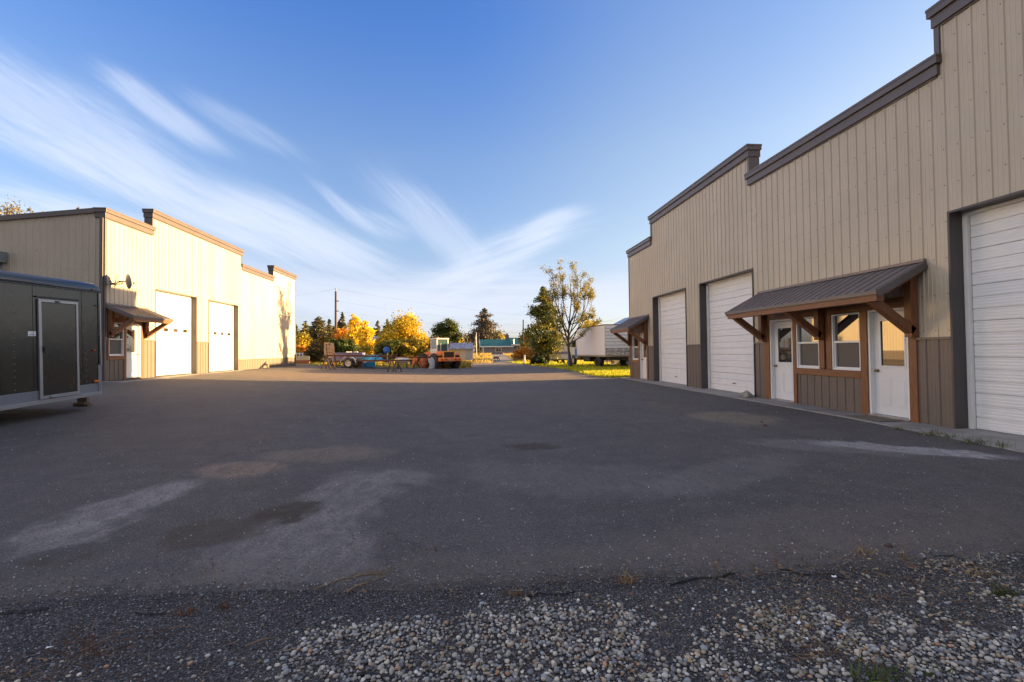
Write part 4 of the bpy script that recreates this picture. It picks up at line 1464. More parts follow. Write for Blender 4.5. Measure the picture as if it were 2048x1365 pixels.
for y in (0, 1.9):
    mb = MB(); wheel_x(mb, (0, y, .36), .36, .22, 26, 'y'); w = U('wheel', 'rubber', mb, smooth=True)
    mb = MB(); mb.lathe([(.001, -.05), (.07, -.08), (.08, -.03), (.10, -.03), (.19, -.10), (.21, -.115), (.21, .1), (.001, .05)], (0, y, .36), 'y', 20)
    rm = U('rim', 'cab_white', mb, w, smooth=True)
    mb = MB()
    for k in range(8):
        aa = k * math.pi / 4
        mb.cyl((.14 * math.cos(aa), y - .085, .36 + .14 * math.sin(aa)), (.14 * math.cos(aa), y - .092, .36 + .14 * math.sin(aa)), .022, 8)
    U('rim_holes', 'black', mb, rm)
    mb = MB()
    v = []
    for k in range(13):
        aa = math.pi * k / 12
        for rr, yy in ((.47, -.13), (.47, .13), (.50, .13), (.50, -.13)):
            v.append((rr * 1.08 * math.cos(aa), y + yy, .38 + rr * math.sin(aa)))
    mb.add(v, [(4 * k + i, 4 * k + (i + 1) % 4, 4 * k + 4 + (i + 1) % 4, 4 * k + 4 + i) for k in range(12) for i in range(4)])
    U('fender', 'cab_white', mb, fix=True)
mb = MB()
mb.box(-1.5, 3.1, .12, 1.78, .50, .56)
bed = U('bed', 'sawwood', mb)
mb = MB()
for y in (.12, 1.78):
    mb.bar((-1.5, y, .50), (3.1, y, .50), .06, .12); mb.bar((-1.5, y, .92), (3.1, y, .92), .05, .05)
    for x in (-1.5, -.55, .62, 1.9, 3.1):
        mb.box(x - .025, x + .025, y - .025, y + .025, .5, .92)
mb.box(3.08, 3.12, .12, 1.78, .90, .95)
mb.bar((3.1, .3, .5), (4.4, .95, .5), .06, .09); mb.bar((3.1, 1.6, .5), (4.4, .95, .5), .06, .09)
U('frame', 'rust', mb)
mb = MB()
mb.bar((-1.5, .15, .55), (-1.62, .15, 1.75), .05, .05, up=(0, 1, 0)); mb.bar((-1.5, 1.75, .55), (-1.62, 1.75, 1.75), .05, .05, up=(0, 1, 0))
for z in (.85, 1.15, 1.45, 1.74):
    mb.bar((-1.52 - (z - .55) * .08, .15, z), (-1.52 - (z - .55) * .08, 1.75, z), .03, .03)
U('ramp_gate', 'rust', mb)
mb = MB(); mb.cyl((4.2, .95, .0), (4.2, .95, .75), .03, 10); U('jack', 'steel', mb)
mb = MB(); mb.box(-1.53, -1.51, .12, .26, .56, .66); U('tail_light', 'redlens', mb)


def onbed(px, py, Y):
    return at(px, py, Y)


# board stack on the gate end
p = at(650, 712, 36.3)
t = thing('board_panel', 'tall tan board standing upright at the ramp end of the open trailer', 'board', (p.x, p.y, p.z))
mb = MB(); mb.box(-.06, .30, -.03, .03, 0, .98); mb.build('face_board', M['tan_board'], t, world=False, bevel=.01)
mb = MB(); mb.bar((.32, -.02, .49), (.62, -.02, .47), .05, .92); mb.build('side_board', M['tan_board'], t, world=False, bevel=.01)
# tarp on the bed
def lump(name, label, cat, c, size, m, seed, group=None):
    b = bmesh.new()
    bmesh.ops.create_icosphere(b, subdivisions=4, radius=1)
    for v_ in b.verts:
        k = 1 + noise.noise(v_.co * 1.6 + Vector((seed, 0, 0))) * .35 + noise.noise(v_.co * 4 + Vector((seed, 2, 0))) * .14
        v_.co = Vector((v_.co.x * size[0] * k, v_.co.y * size[1] * k, max(0, v_.co.z + .25) * size[2] * k))
    me = bpy.data.meshes.new(name); b.to_mesh(me); b.free()
    me.materials.append(m); me.polygons.foreach_set('use_smooth', [True] * len(me.polygons))
    o = bpy.data.objects.new(name, me); COL.objects.link(o); o.location = c
    return meta(o, label, cat, group)


zb_ = UT.location.z + .56
q = at(738, 724, 36.4)
lump('tarpaulin', 'crumpled light blue tarpaulin lying on the open trailer bed', 'tarpaulin', (q.x, q.y, zb_), (.85, .4, .30), M['tarp'], 5)
q = at(720, 724, 36.2)
lump('tarpaulin', 'small grey-blue bundled sheet on the trailer bed left of the blue tarpaulin', 'tarpaulin', (q.x, q.y, zb_), (.3, .3, .26), mat('grey_sheet', (.25, .30, .36), .6, 0, (.14, .16, .2), 8), 9)


def tote(px, py, Y, s, label, m='cyan'):
    p = on(px, py, Y)
    t = thing('storage_tote', label, 'plastic tote', p, R(8), 'blue totes on the ground behind the open trailer')
    mb = MB(); mb.add([(-.30 * s, -.2 * s, 0), (.30 * s, -.2 * s, 0), (.30 * s, .2 * s, 0), (-.30 * s, .2 * s, 0), (-.36 * s, -.24 * s, .42 * s), (.36 * s, -.24 * s, .42 * s), (.36 * s, .24 * s, .42 * s), (-.36 * s, .24 * s, .42 * s)],
                      [(3, 2, 1, 0), (4, 5, 6, 7), (0, 1, 5, 4), (1, 2, 6, 5), (2, 3, 7, 6), (3, 0, 4, 7)])
    mb.build('tub', M[m], t, world=False, bevel=.02)
    mb = MB(); mb.box(-.38 * s, .38 * s, -.26 * s, .26 * s, .42 * s, .46 * s); mb.build('lid', M[m], t, world=False, bevel=.01)


tote(733, 735, 38.2, .85, 'lighter blue plastic tote on the ground behind the trailer, beside the tan block')
tote(742, 735.5, 37.8, .95, 'deeper blue plastic tote on the ground, right one of the pair behind the trailer', 'tarp')
p = on(722, 735, 37.0)
meta(MB().box(p.x - .13, p.x + .13, p.y - .12, p.y + .12, p.z, p.z + .42).build('concrete_block', M['tan_board'], bevel=.012), 'tan block on the ground left of the blue totes', 'block')
p = on(670, 735.5, 37.2)
t = thing('fuel_can', 'yellow jug on the ground behind the left sawhorse', 'jug', p)
mb = MB(); mb.lathe([(.001, 0), (.12, 0), (.14, .02), (.13, .24), (.06, .34), (.05, .40), (.001, .40)], (0, 0, 0), 'z', 18); mb.build('jug_body', M['yellow'], t, world=False, smooth=True)
mb = MB(); mb.tube([(.05, 0, .36), (.13, 0, .33), (.13, 0, .22)], .015, 8); mb.build('handle', M['yellow'], t, world=False, smooth=True)
# lavender pickup bed
p = on(676, 734, 38.8)
t = thing('pickup_bed', 'faded lavender pickup bed standing behind the open trailer', 'pickup bed', p, R(-2))
mb = MB(); mb.box(-.95, 1.7, -.02, .03, .35, 1.02); mb.box(-.95, 1.7, 1.55, 1.6, .35, 1.02); mb.box(-.97, -.93, .03, 1.55, .4, .98); mb.box(1.68, 1.72, -.02, 1.6, .35, 1.02); mb.box(-.93, 1.68, .03, 1.55, .46, .50)
bb = mb.build('bed_box', M['lavender'], t, world=False, bevel=.02)
mb = MB(); mb.bar((-.96, 0, 1.04), (1.72, 0, 1.04), .10, .05); mb.bar((-.96, 1.58, 1.04), (1.72, 1.58, 1.04), .10, .05); mb.build('bed_rail', M['lavender'], bb, world=False, bevel=.01)
for x in (-.55,):
    for y in (.1, 1.5):
        mb = MB(); wheel_x(mb, (x + .1, y, .33), .33, .2, 22, 'y'); mb.build('wheel', M['rubber'], t, world=False, smooth=True)
mb = MB(); mb.box(1.5, 1.6, .3, 1.3, 0, .46); mb.build('stand', M['lavender'], t, world=False)
# white plastic chairs beyond it
def chair(px, py, Y, rz, label):
    p = on(px, py, Y)
    t = thing('plastic_chair', label, 'chair', p, rz, 'white plastic chairs behind the pickup bed')
    mb = MB(); mb.box(-.22, .22, -.22, .22, .60, .63); mb.build('seat', M['vinyl'], t, world=False, bevel=.01)
    mb = MB()
    for x in (-.2, -.1, 0, .1, .2):
        mb.box(x - .02, x + .02, .19, .22, .63, 1.12)
    mb.box(-.23, .23, .185, .225, 1.10, 1.16); mb.build('backrest', M['vinyl'], t, world=False)
    for sx in (-1, 1):
        for sy in (-1, 1):
            mb = MB(); mb.bar((sx * .2, sy * .2, .61), (sx * .24, sy * .24, 0), .035, .035, up=(1, 0, 0)); mb.build('leg', M['vinyl'], t, world=False)


chair(699, 733, 40.6, R(20), 'white plastic chair just above the trailer fender, left one')
chair(708, 733, 41.2, R(-30), 'white plastic chair right of its twin, half hidden by yellow leaves')
# blue disc on a stand
p = on(775, 733, 38.6)
t = thing('blue_disc', 'round blue disc on a white post in front of the green bush', 'blue disc', p)
q = at(773, 700.5, 38.6)
dz = q.z - p.z
mb = MB(); mb.lathe([(.001, -.03), (.20, -.035), (.255, -.02), (.26, .0), (.255, .02), (.20, .035), (.001, .03)], (q.x - p.x, 0, dz), 'y', 28); mb.build('disc', M['blue'], t, world=False, smooth=True)
mb = MB(); mb.cyl((q.x - p.x, -.045, dz), (q.x - p.x, -.03, dz), .07, 14); mb.build('hub', M['cyan'], t, world=False)
mb = MB(); mb.tube([(q.x - p.x + .06, 0, 0), (q.x - p.x + .06, 0, dz - .1)], .025, 8); mb.build('post', M['vinyl'], t, world=False)
mb = MB(); mb.cyl((q.x - p.x + .06, 0, 0), (q.x - p.x + .06, 0, .05), .2, 16); mb.build('base', M['black'], t, world=False)
# upturned wheelbarrow
p = on(760, 735, 38.9)
t = thing('wheelbarrow', 'black upturned wheelbarrow behind the trailer, left of the blue disc', 'wheelbarrow', p)
mb = MB()
n_ = 16
v = []
for j, (s_, z) in enumerate(((1, .62), (.95, .80), (.75, .98), (.4, 1.06), (.02, 1.08))):
    for k in range(n_):
        aa = 2 * math.pi * k / n_
        v.append((.36 * s_ * math.cos(aa), .28 * s_ * math.sin(aa), z))
mb.add(v, [(j * n_ + k, j * n_ + (k + 1) % n_, (j + 1) * n_ + (k + 1) % n_, (j + 1) * n_ + k) for j in range(4) for k in range(n_)])
mb.build('tray', M['black'], t, world=False, smooth=True)
mb = MB(); wheel_x(mb, (.52, 0, .78), .19, .08, 20, 'y'); mb.build('wheel', M['rubber'], t, world=False, smooth=True)
mb = MB(); mb.bar((-.8, .18, .66), (.5, .05, .78), .03, .03); mb.bar((-.8, -.18, .66), (.5, -.05, .78), .03, .03); mb.bar((-.2, .2, .66), (-.2, .2, 0), .03, .03, up=(1, 0, 0)); mb.bar((-.2, -.2, .66), (-.2, -.2, 0), .03, .03, up=(1, 0, 0)); mb.bar((.25, 0, .7), (.25, 0, 0), .03, .03, up=(1, 0, 0)); mb.build('handles', M['sawwood'], t, world=False)
# pale tank and plank bench
p = on(805, 735, 38.4)
t = thing('water_tank', 'pale cylindrical tank lying on timbers right of the sawhorse', 'tank', p)
mb = MB(); mb.lathe([(.001, -.5), (.20, -.49), (.24, -.44), (.24, .44), (.20, .49), (.001, .5)], (0, 0, .62), 'x', 22); mb.build('shell', M['cab_white'], t, world=False, smooth=True)
mb = MB(); mb.box(-.38, -.28, -.2, .2, 0, .42); mb.box(.28, .38, -.2, .2, 0, .42); mb.build('timbers', M['sawwood'], t, world=False)
p = on(812, 737, 36.9)
t = thing('plank_bench', 'low weathered plank bench between the sawhorse and the drum', 'bench', p)
mb = MB(); mb.box(-.72, .72, -.15, .15, .34, .39); mb.build('seat_plank', M['sawwood'], t, world=False, bevel=.005)
for x in (-.6, .6):
    mb = MB(); mb.box(x - .04, x + .04, -.13, .13, 0, .34); mb.build('leg', M['dark_steel'], t, world=False)

# low wall and white fence behind the left building
a, b = at(578, 729, 46), at(619, 729, 46)
zg = gz(a.x, 46)
t = thing('garden_wall', 'low cream wall with rust red base right of the sunlit building', 'wall', ((a.x + b.x) / 2, 46, zg))
zt_, zm_, = at(600, 712.5, 46).z, at(600, 721, 46).z
mb = MB(); mb.box(a.x, b.x, 45.9, 46.1, zm_, zt_); mb.build('upper_panel', M['cream'], t, bevel=.01)
mb = MB(); mb.box(a.x - .02, b.x + .02, 45.86, 46.14, zg - .05, zm_ - .002); mb.build('base_panel', M['orange_brown'], t, bevel=.01)
Yf = 52
a, b = at(580, 712, Yf), at(618, 712, Yf)
t = thing('picket_fence', 'white rail fence above the low cream wall', 'fence', (a.x, Yf, gz(a.x, Yf)))
ztp = at(600, 705.5, Yf).z
for k in range(7):
    x = a.x + (b.x - a.x) * k / 6
    mb = MB(); mb.box(x - .05, x + .05, Yf - .05, Yf + .05, gz(x, Yf) - .05, ztp); mb.build('fence_post', M['vinyl'], t)
for z in (ztp - .12, ztp - .42):
    mb = MB(); mb.box(a.x, b.x, Yf - .02, Yf + .02, z - .05, z + .05); mb.build('rail', M['vinyl'], t)

# grey-blue building in the middle distance
Y = 92
t = thing('metal_shed', 'distant building with flat grey-blue metal roof between the yellow trees', 'building', on(765, 712, Y))
a, b = at(741, 692, Y), at(800, 692, Y)
z0, z1, z2 = gz(a.x, Y), at(770, 683, Y).z, at(770, 674, Y).z
mb = MB(); mb.box(a.x, b.x, Y, Y + 9, z0 - .1, z1); w_ = mb.build('wall', M['house_wall'], t)
mb = MB(); mb.prism([(Y - .3, z1 - .1), (Y - .3, z1 + .02), (Y + 4.6, z2 + .35), (Y + 9.4, z1 + .02), (Y + 9.4, z1 - .1)], 'x', a.x - .4, b.x + .4); mb.build('roof', M['roof_blue'], t)
for k in range(3):
    x = a.x + 1.2 + k * 1.9
    mb = MB(); mb.box(x, x + .9, Y - .04, Y + .02, z0 + .3, z0 + 1.5); mb.build('window', M['vinyl'], w_)

# small sheet-metal shed right behind the loader
Y = 62
p0, p1 = at(899, 712, Y), at(947, 712, Y)
z0 = gz(p1.x, Y) - .05
ze, zr = at(920, 698.5, Y).z, at(920, 686, Y).z
t = thing('metal_shed', 'small corrugated metal shed with pale blue roof behind the loader', 'shed', (p1.x, Y, z0))
xm = at(931, 700, Y).x
mb = MB(); mb.box(p0.x + .1, xm, Y, Y + 2.6, z0, ze); wl = mb.build('wall', M['cream'], t)
mb = MB(); mb.box(xm + .004, p1.x - .08, Y - .003, Y + 2.603, z0, ze); mb.build('side_panel', M['shed_wall'], t)
mb = MB(); mb.prism([(Y - .25, ze - .04), (Y - .25, ze + .03), (Y + 1.3, zr), (Y + 2.85, ze + .03), (Y + 2.85, ze - .04)], 'x', p0.x, p1.x); mb.build('roof', M['shed_roof'], t)

# grey house with teal roof
Y = 90
t = thing('house', 'low grey house with teal metal roof at the end of the drive', 'house', on(1010, 712, Y))
def X_(px, yy=Y):
    return at(px, 700, yy).x
def Z_(py, px=1000, yy=Y):
    return at(px, py, yy).z
xa, xb, xc = X_(966), X_(1026), X_(1078)
z0 = gz(3, Y) - .1
ze, zr, ze2, zr2 = Z_(693.2), Z_(678), Z_(690), Z_(675)
mb = MB(); mb.box(xa, xb, Y, Y + 7, z0, ze); mb.prism([(Y, ze), (Y + 3.5, zr - .15), (Y + 7, ze)], 'x', xa, xb); w1 = mb.build('wall', M['house_wall'], t)
mb = MB(); mb.prism([(Y - .5, ze - .08), (Y - .5, ze + .02), (Y + 3.5, zr), (Y + 7.5, ze + .02), (Y + 7.5, ze - .08), (Y + 3.5, zr - .12)], 'x', xa - .55, xb - .02)
r1 = mb.build('roof', M['teal_roof'], t)
mb = MB(); mb.box(xa - .56, xb, Y - .56, Y - .504, ze - .14, ze + .05); mb.build('fascia', M['vinyl'], r1)
mb = MB(); mb.bar((xa - .58, Y - .5, ze - .03), (xa - .58, Y + 3.5, zr - .05), .05, .2); mb.build('barge_board', M['vinyl'], r1)
mb = MB(); mb.box(xa - .03, xa + .16, Y - .03, Y + .1, z0, ze - .1); mb.build('corner_board', M['vinyl'], w1)
mb = MB(); mb.box(X_(991), X_(1003), Y - .05, Y + .03, Z_(704.3), Z_(694.8)); wn = mb.build('window', M['vinyl'], t)
mb = MB(); mb.box(X_(992), X_(996.7), Y - .07, Y - .045, Z_(703.5), Z_(695.6)); mb.box(X_(997.4), X_(1002), Y - .07, Y - .045, Z_(703.5), Z_(695.6)); mb.build('pane', M['glass'], wn)
mb = MB(); mb.box(xb + .01, xc, Y + .6, Y + 8, z0, ze2); mb.build('wing_wall', M['house_wall'], t)
mb = MB(); mb.prism([(Y - .2, ze2 - .08), (Y - .2, ze2 + .02), (Y + 4.3, zr2), (Y + 8.6, ze2 + .02), (Y + 8.6, ze2 - .08), (Y + 4.3, zr2 - .12)], 'x', xb - .35, xc + .4)
r2 = mb.build('wing_roof', M['teal_roof'], t)
mb = MB(); mb.box(xb - .36, xc + .4, Y - .26, Y - .204, ze2 - .14, ze2 + .05); mb.build('fascia', M['vinyl'], r2)
mb = MB(); mb.box(X_(1034), X_(1041), Y + .54, Y + .62, Z_(702), Z_(692)); wn = mb.build('window', M['vinyl'], t)
mb = MB(); mb.box(X_(1035), X_(1040), Y + .51, Y + .535, Z_(701), Z_(693)); mb.build('pane', M['glass'], wn)
mb = MB(); mb.box(X_(1015), X_(1022), Y + 4, Y + 4.7, ze, Z_(668.5)); mb.box(X_(1017), X_(1020), Y + 4.2, Y + 4.5, Z_(668.5), Z_(665.5)); mb.build('chimney', M['brick'], t)
mb = MB(); mb.tube([(X_(1027.5), Y + .3, Z_(701)), (X_(1027.5), Y + .3, Z_(679))], .10, 10); mb.tube([(X_(1027.5), Y + .3, Z_(679)), (X_(1027.5), Y + .3, Z_(677.5))], [.18, .05], 10); mb.build('stove_pipe', M['steel'], t)
mb = MB(); mb.box(X_(1038), X_(1044), Y + 1.2, Y + 1.8, Z_(682), Z_(677)); mb.build('roof_vent', M['black'], r2)

# flag pole with a hanging flag
Y = 74
p = on(953, 713, Y)
t = thing('flagpole', 'thin white flagpole with a limp striped flag beside the shed', 'flagpole', p)
mb = MB(); mb.tube([(p.x, Y, p.z), (p.x, Y, at(953, 666, Y).z)], [.07, .045], 10); pl = mb.build('pole', M['vinyl'], t, smooth=True)
mb = MB(); mb.ball((p.x, Y, at(953, 665.5, Y).z), .09, 10, 8); mb.build('finial', M['brass'], t, smooth=True)
zt_ = at(953, 668, Y).z
mb = MB()
mb.mi = 0
cols_ = []
nx, nz = 8, 13
v, f = [], []
for j in range(nz + 1):
    for i in range(nx + 1):
        s_ = i / nx
        v.append((p.x - .06 - .24 * s_ * (.5 + .5 * j / nz), Y + .07 * math.sin(5 * s_ + j * .3), zt_ - 1.45 * j / nz - .35 * s_))
for j in range(nz):
    for i in range(nx):
        a_ = j * (nx + 1) + i
        f.append((a_, a_ + 1, a_ + nx + 2, a_ + nx + 1))
mb.add(v, f)
mb.m = [(2 if (j < 6 and i < 4) else (0 if i % 2 else 1)) for j in range(nz) for i in range(nx)]
mb.build('flag', [M['red'], M['vinyl'], M['blue']], pl, fix=False)
Y = 76
p = on(958, 712, Y)
mb = MB(); mb.tube([(p.x, Y, p.z), (p.x, Y, at(957.5, 666, Y).z)], [.09, .07], 8)
meta(mb.build('wooden_post', M['pole_wood'], smooth=True), 'plain brown wooden post just right of the flagpole', 'post')

# mailbox-like cart on the drive
p = on(992.5, 722, 63)
t = thing('garden_cart', 'small dark garden cart standing on the grass before the grey house', 'cart', p)
mb = MB(); mb.box(-.35, .35, -.2, .2, .35, .62); mb.build('tub', M['sawwood'], t, world=False, bevel=.03)
for x in (-.28, .28):
    mb = MB(); wheel_x(mb, (x, -.22, .2), .2, .06, 16, 'y'); mb.build('wheel', M['rubber'], t, world=False)
mb = MB(); mb.tube([(.3, 0, .55), (.6, 0, .8), (.62, 0, .85)], .02, 6); mb.build('handle', M['dark_steel'], t, world=False)

# poles by the road
def pole(px, py0, py1, Y, r0, r1, label, arms=True):
    p = on(px, py0, Y)
    q = at(px, py1, Y)
    t = thing('utility_pole', label, 'utility pole', p)
    mb = MB(); mb.tube([p, Vector((q.x, Y, q.z))], [r0, r1], 12); mb.build('pole', M['pole_wood'], t, smooth=True)
    if arms:
        mb = MB(); mb.cyl((q.x, Y, q.z), (q.x, Y, q.z + .25), .05, 8); mb.ball((q.x, Y, q.z + .3), .09, 10, 6); mb.build('insulator', M['dish'], t)
        for k, dz_ in enumerate((1.3, 2.6)):
            mb = MB(); mb.box(q.x, q.x + .28, Y - .04, Y + .04, q.z - dz_ - .04, q.z - dz_ + .04); mb.ball((q.x + .3, Y, q.z - dz_ + .05), .08, 8, 6); mb.build('bracket', M['dark_steel'], t)
    return q


qa = pole(671.5, 712, 583, 64, .17, .12, 'tall brown utility pole rising behind the orange tree')
qb = pole(1046.5, 713, 640, 70, .13, .09, 'shorter dark utility pole left of the big conifer', False)
mb = MB(); p = on(1049, 729, 50.5); mb.tube([p, p + Vector((.02, 0, .95))], [.09, .08], 10)
meta(mb.build('marker_post', M['vinyl'], smooth=True), 'short white marker post at the foot of the dark utility pole', 'post')


def wire(a, b, sag, label, r=.005):
    pts = []
    for k in range(25):
        s_ = k / 24
        q = a.lerp(b, s_)
        q.z -= sag * 4 * s_ * (1 - s_)
        pts.append(q)
    mb = MB(); mb.tube(pts, r, 5)
    meta(mb.build('power_line', M['wire'], smooth=True), label, 'power line', 'overhead wires over the yard')


wire(Vector((qa.x, 64, qa.z + .3)), at(1500, 640, 95), 2.2, 'topmost overhead wire running right from the tall pole')
wire(Vector((qa.x + .3, 64, qa.z - 1.3)), at(1500, 655, 95), 2.2, 'middle overhead wire running right from the tall pole')
wire(Vector((qa.x + .3, 64, qa.z - 2.6)), at(1500, 665, 95), 2.2, 'lowest overhead wire running right from the tall pole')
wire(Vector((qa.x, 64, qa.z + .3)), at(300, 598, 72), 1.0, 'overhead wire running left from the tall pole behind the sunlit building')
wire(at(830, 665.5, 75), Vector((qb.x, 70, at(1046, 664.5, 70).z)), .3, 'thin wire ending at the shorter dark pole')
wire(at(1190, 646, 48), at(1420, 590, 40), .25, 'thin wire above the white truck box rising to the shaded building')

# box truck
ang = math.atan2(10.7 - 10.0, 6.5)
p = on(1211, 738, 36.0)
BT = thing('box_truck', 'old box truck with white box body and peeling rear boards', 'truck', (10.72, 36.0, 0), ang)


def B(name, m, mb, par=BT, **k):
    return mb.build(name, M[m], par, world=False, **k)


bz, bt, bw, bl_ = .86, 3.30, 2.45, 6.4
mb = MB(); mb.box(0, bw, .06, bl_, bz + .12, bt)
bx_o = B('box_body', 'pink_white', mb, bevel=.03)
mb = MB(); mb.box(-.02, bw + .02, .0, bl_, bz, bz + .12); B('sill_rail', 'tan_board', mb, bx_o)
mb = MB(); mb.box(-.015, bw + .015, .02, bl_ + .02, bt, bt + .07); B('roof_rail', 'sawwood', mb, bx_o)
m_ = mat('peeling_white_boards', (.80, .79, .82), .6, 0, (.16, .13, .12), 5.5, .60, .64, stretch=(1, 1, 4))
M['peel'] = m_
M['peel_more'] = mat('heavily_peeling_boards', (.70, .69, .70), .6, 0, (.15, .10, .08), 7, .48, .53, stretch=(1, 1, 3))
mb = MB(); mb.box(.03, bw - .03, .056, .062, bz + .12, bt - .02); B('gap_shade_panel', 'dark_steel', mb, bx_o)  # dark backing sheet standing in for shade in the board gaps
n_ = 9
hh = (bt - bz - .12) / n_
for k in range(n_):
    mb = MB(); mb.box(.05, bw - .05, .015 + .004 * (k % 2), .055, bz + .12 + k * hh + .012, bz + .12 + (k + 1) * hh - .014)
    B('rear_board', 'peel' if k > 1 else 'peel_more', mb, bx_o, bevel=.006)
for x in (0, bw - .05):
    mb = MB(); mb.box(x - .005, x + .055, -.005, .075, bz + .05, bt); B('rear_post', 'cab_white', mb, bx_o)
mb = MB(); mb.box(.5, .62, .2, bl_ + 2.2, .55, .78); mb.box(bw - .62, bw - .5, .2, bl_ + 2.2, .55, .78)
for y in (.6, 1.6, 2.6, 3.6, 4.6, 5.6):
    mb.box(.05, bw - .05, y, y + .08, .78, .86)
B('chassis', 'dark_steel', mb)
for y in (1.55,):
    for x in (.18, bw - .18):
        mb = MB(); wheel_x(mb, (x, y, .44), .44, .42, 28); w = B('wheel', 'rubber', mb, smooth=True)
        mb = MB(); rim_x(mb, (x, y, .44), .42, .38); B('rim', 'dark_steel', mb, w, smooth=True)
for x in (.12, bw - .12):
    mb = MB(); wheel_x(mb, (x, 7.6, .44), .44, .26, 28); w = B('wheel', 'rubber', mb, smooth=True)
    mb = MB(); rim_x(mb, (x, 7.6, .44), .42, .25); B('rim', 'cab_white', mb, w, smooth=True)
mb = MB(); mb.box(.02, .5, 3.4, 4.9, .42, .80); B('fuel_tank', 'dark_steel', mb, bevel=.06)
# tailgate ramp and plate
mb = MB(); mb.box(.12, .17, -.02, .03, .12, .86); mb.bar((.2, -.05, .75), (1.9, -.05, .75), .06, .08); mb.bar((1.0, -.1, .25), (1.35, -.05, .72), .05, .08, up=(0, 1, 0)); mb.bar((1.35, -.06, .62), (1.9, -.06, .66), .05, .06)
B('tail_lift', 'dark_steel', mb)
mb = MB(); mb.box(.42, .74, -.06, -.045, .26, .44); pl = B('number_plate', 'vinyl', mb)
mb = MB(); mb.box(.42, .74, -.062, -.058, .37, .44); B('plate_band', 'red', mb, pl)
mb = MB(); mb.box(.45, .70, -.055, -.02, .46, .55); B('tail_light', 'redlens', mb)
mb = MB(); mb.box(1.85, 2.25, -.05, .3, .22, .52); B('tool_box', 'bluegrey', mb, bevel=.02)
# cab: tall nose with blue flank
mb = MB(); mb.prism([(6.55, .75), (6.55, 2.45), (6.8, 2.62), (7.9, 2.58), (8.35, 1.75), (9.05, 1.6), (9.15, .62), (8.2, .55), (8.1, .95), (7.1, .95), (7.0, .6)], 'x', .05, bw - .05)
cb = B('cab', 'cab_white', mb, bevel=.05)
mb = MB(); mb.box(.0, .052, 6.62, 7.05, .75, 1.55); B('blue_panel', 'cab_blue', mb, cb, bevel=.01)
mb = MB(); mb.prism([(6.85, 1.62), (6.85, 2.28), (7.75, 2.28), (8.1, 1.72)], 'x', .035, .055); B('side_window', 'glass', mb, cb)
mb = MB(); mb.tube([(.0, 8.0, 1.7), (-.22, 8.05, 1.75), (-.22, 8.05, 2.2)], .02, 8); mb.box(-.28, -.16, 8.0, 8.1, 1.75, 2.2); B('mirror', 'black', mb, cb)
mb = MB(); mb.box(.02, bw - .02, 9.12, 9.25, .45, .75); B('bumper', 'steel', mb, cb, bevel=.03)
# drum shape standing in for the blue door of the truck cab
p = on(1139, 735, 41.0)
meta(MB().lathe([(.001, 0), (.13, 0), (.15, .03), (.15, 1.0), (.12, 1.06), (.001, 1.06)], (p.x, p.y, p.z), 'z', 20).build('door_stand_in', M['cab_blue'], smooth=True), 'upright blue drum standing in for the blue door of the truck cab', 'drum')
# weathered camper shell left of the truck cab
p = on(1118, 735, 47)
t = thing('camper_trailer', 'pale old camper half hidden behind the conifer', 'camper', p, R(8))
mb = MB(); mb.prism([(-.1, .5), (-.25, 1.6), (.1, 2.55), (.6, 2.75), (4.6, 2.75), (5.0, 2.4), (5.0, .5)], 'y', 0, 2.2)
mb.v = [(x * .55 - .9, y, z) for x, y, z in mb.v]
cs = mb.build('shell', M['cab_white'], t, world=False, bevel=.06)
mb = MB(); mb.box(-.5, .6, -.02, .01, 1.5, 2.1); mb.build('window', M['glass'], cs, world=False)
mb = MB(); mb.box(-1.0, 1.8, -.012, .0, 1.0, 1.25); mb.build('stripe', M['lavender'], cs, world=False)
for y in (.15, 2.0):
    mb = MB(); wheel_x(mb, (.8, y, .34), .34, .2, 22, 'y'); mb.build('wheel', M['rubber'], t, world=False, smooth=True)
mb = MB(); mb.box(-.9, 1.8, .1, 2.1, .42, .52); mb.build('chassis', M['dark_steel'], t, world=False)

# roof beyond the truck
Y = 62
a = at(1240, 655, Y)
t = thing('metal_shed', 'blue-grey gabled metal roof rising behind the truck and the shaded building', 'building', on(1262, 700, Y))
zr, ze = at(1282, 630, Y).z, at(1226, 653, Y).z
mb = MB(); mb.prism([(a.x, ze), (at(1282, 626, Y).x, zr), (at(1282, 626, Y).x * 2 - a.x, ze)], 'y', Y, Y + 7); mb.build('roof', M['roof_blue'], t)
mb = MB(); mb.box(a.x + .3, at(1282, 626, Y).x * 2 - a.x - .3, Y + .3, Y + 6.7, gz(20, Y) - .1, ze - .003); mb.build('wall', M['house_wall'], t)

# unseen container added behind the shaded building to throw shade across the yard
t = thing('unseen_container', 'unseen plain grey container added behind the shaded building to shade the yard', 'container', (15.0, 33.6, 0))
mb = MB(); mb.box(13.9, 16.3, 30.9, 43.0, .15, 3.0); cbd = mb.build('unseen_container_body', M['bluegrey'], t, bevel=.03)
mb = MB(); mb.box(13.86, 16.34, 30.86, 30.9, .2, 2.95); mb.build('end_frame', M['dark_steel'], cbd)
for x in (13.9, 15.9):
    for yv in (31.2, 42.7):
        mb = MB(); mb.box(x - .1, x + .1, yv - .1, yv + .1, -.02, .149); mb.build('foot_block', M['sawwood'], t)

# ------------------------------------------------------------------ trees


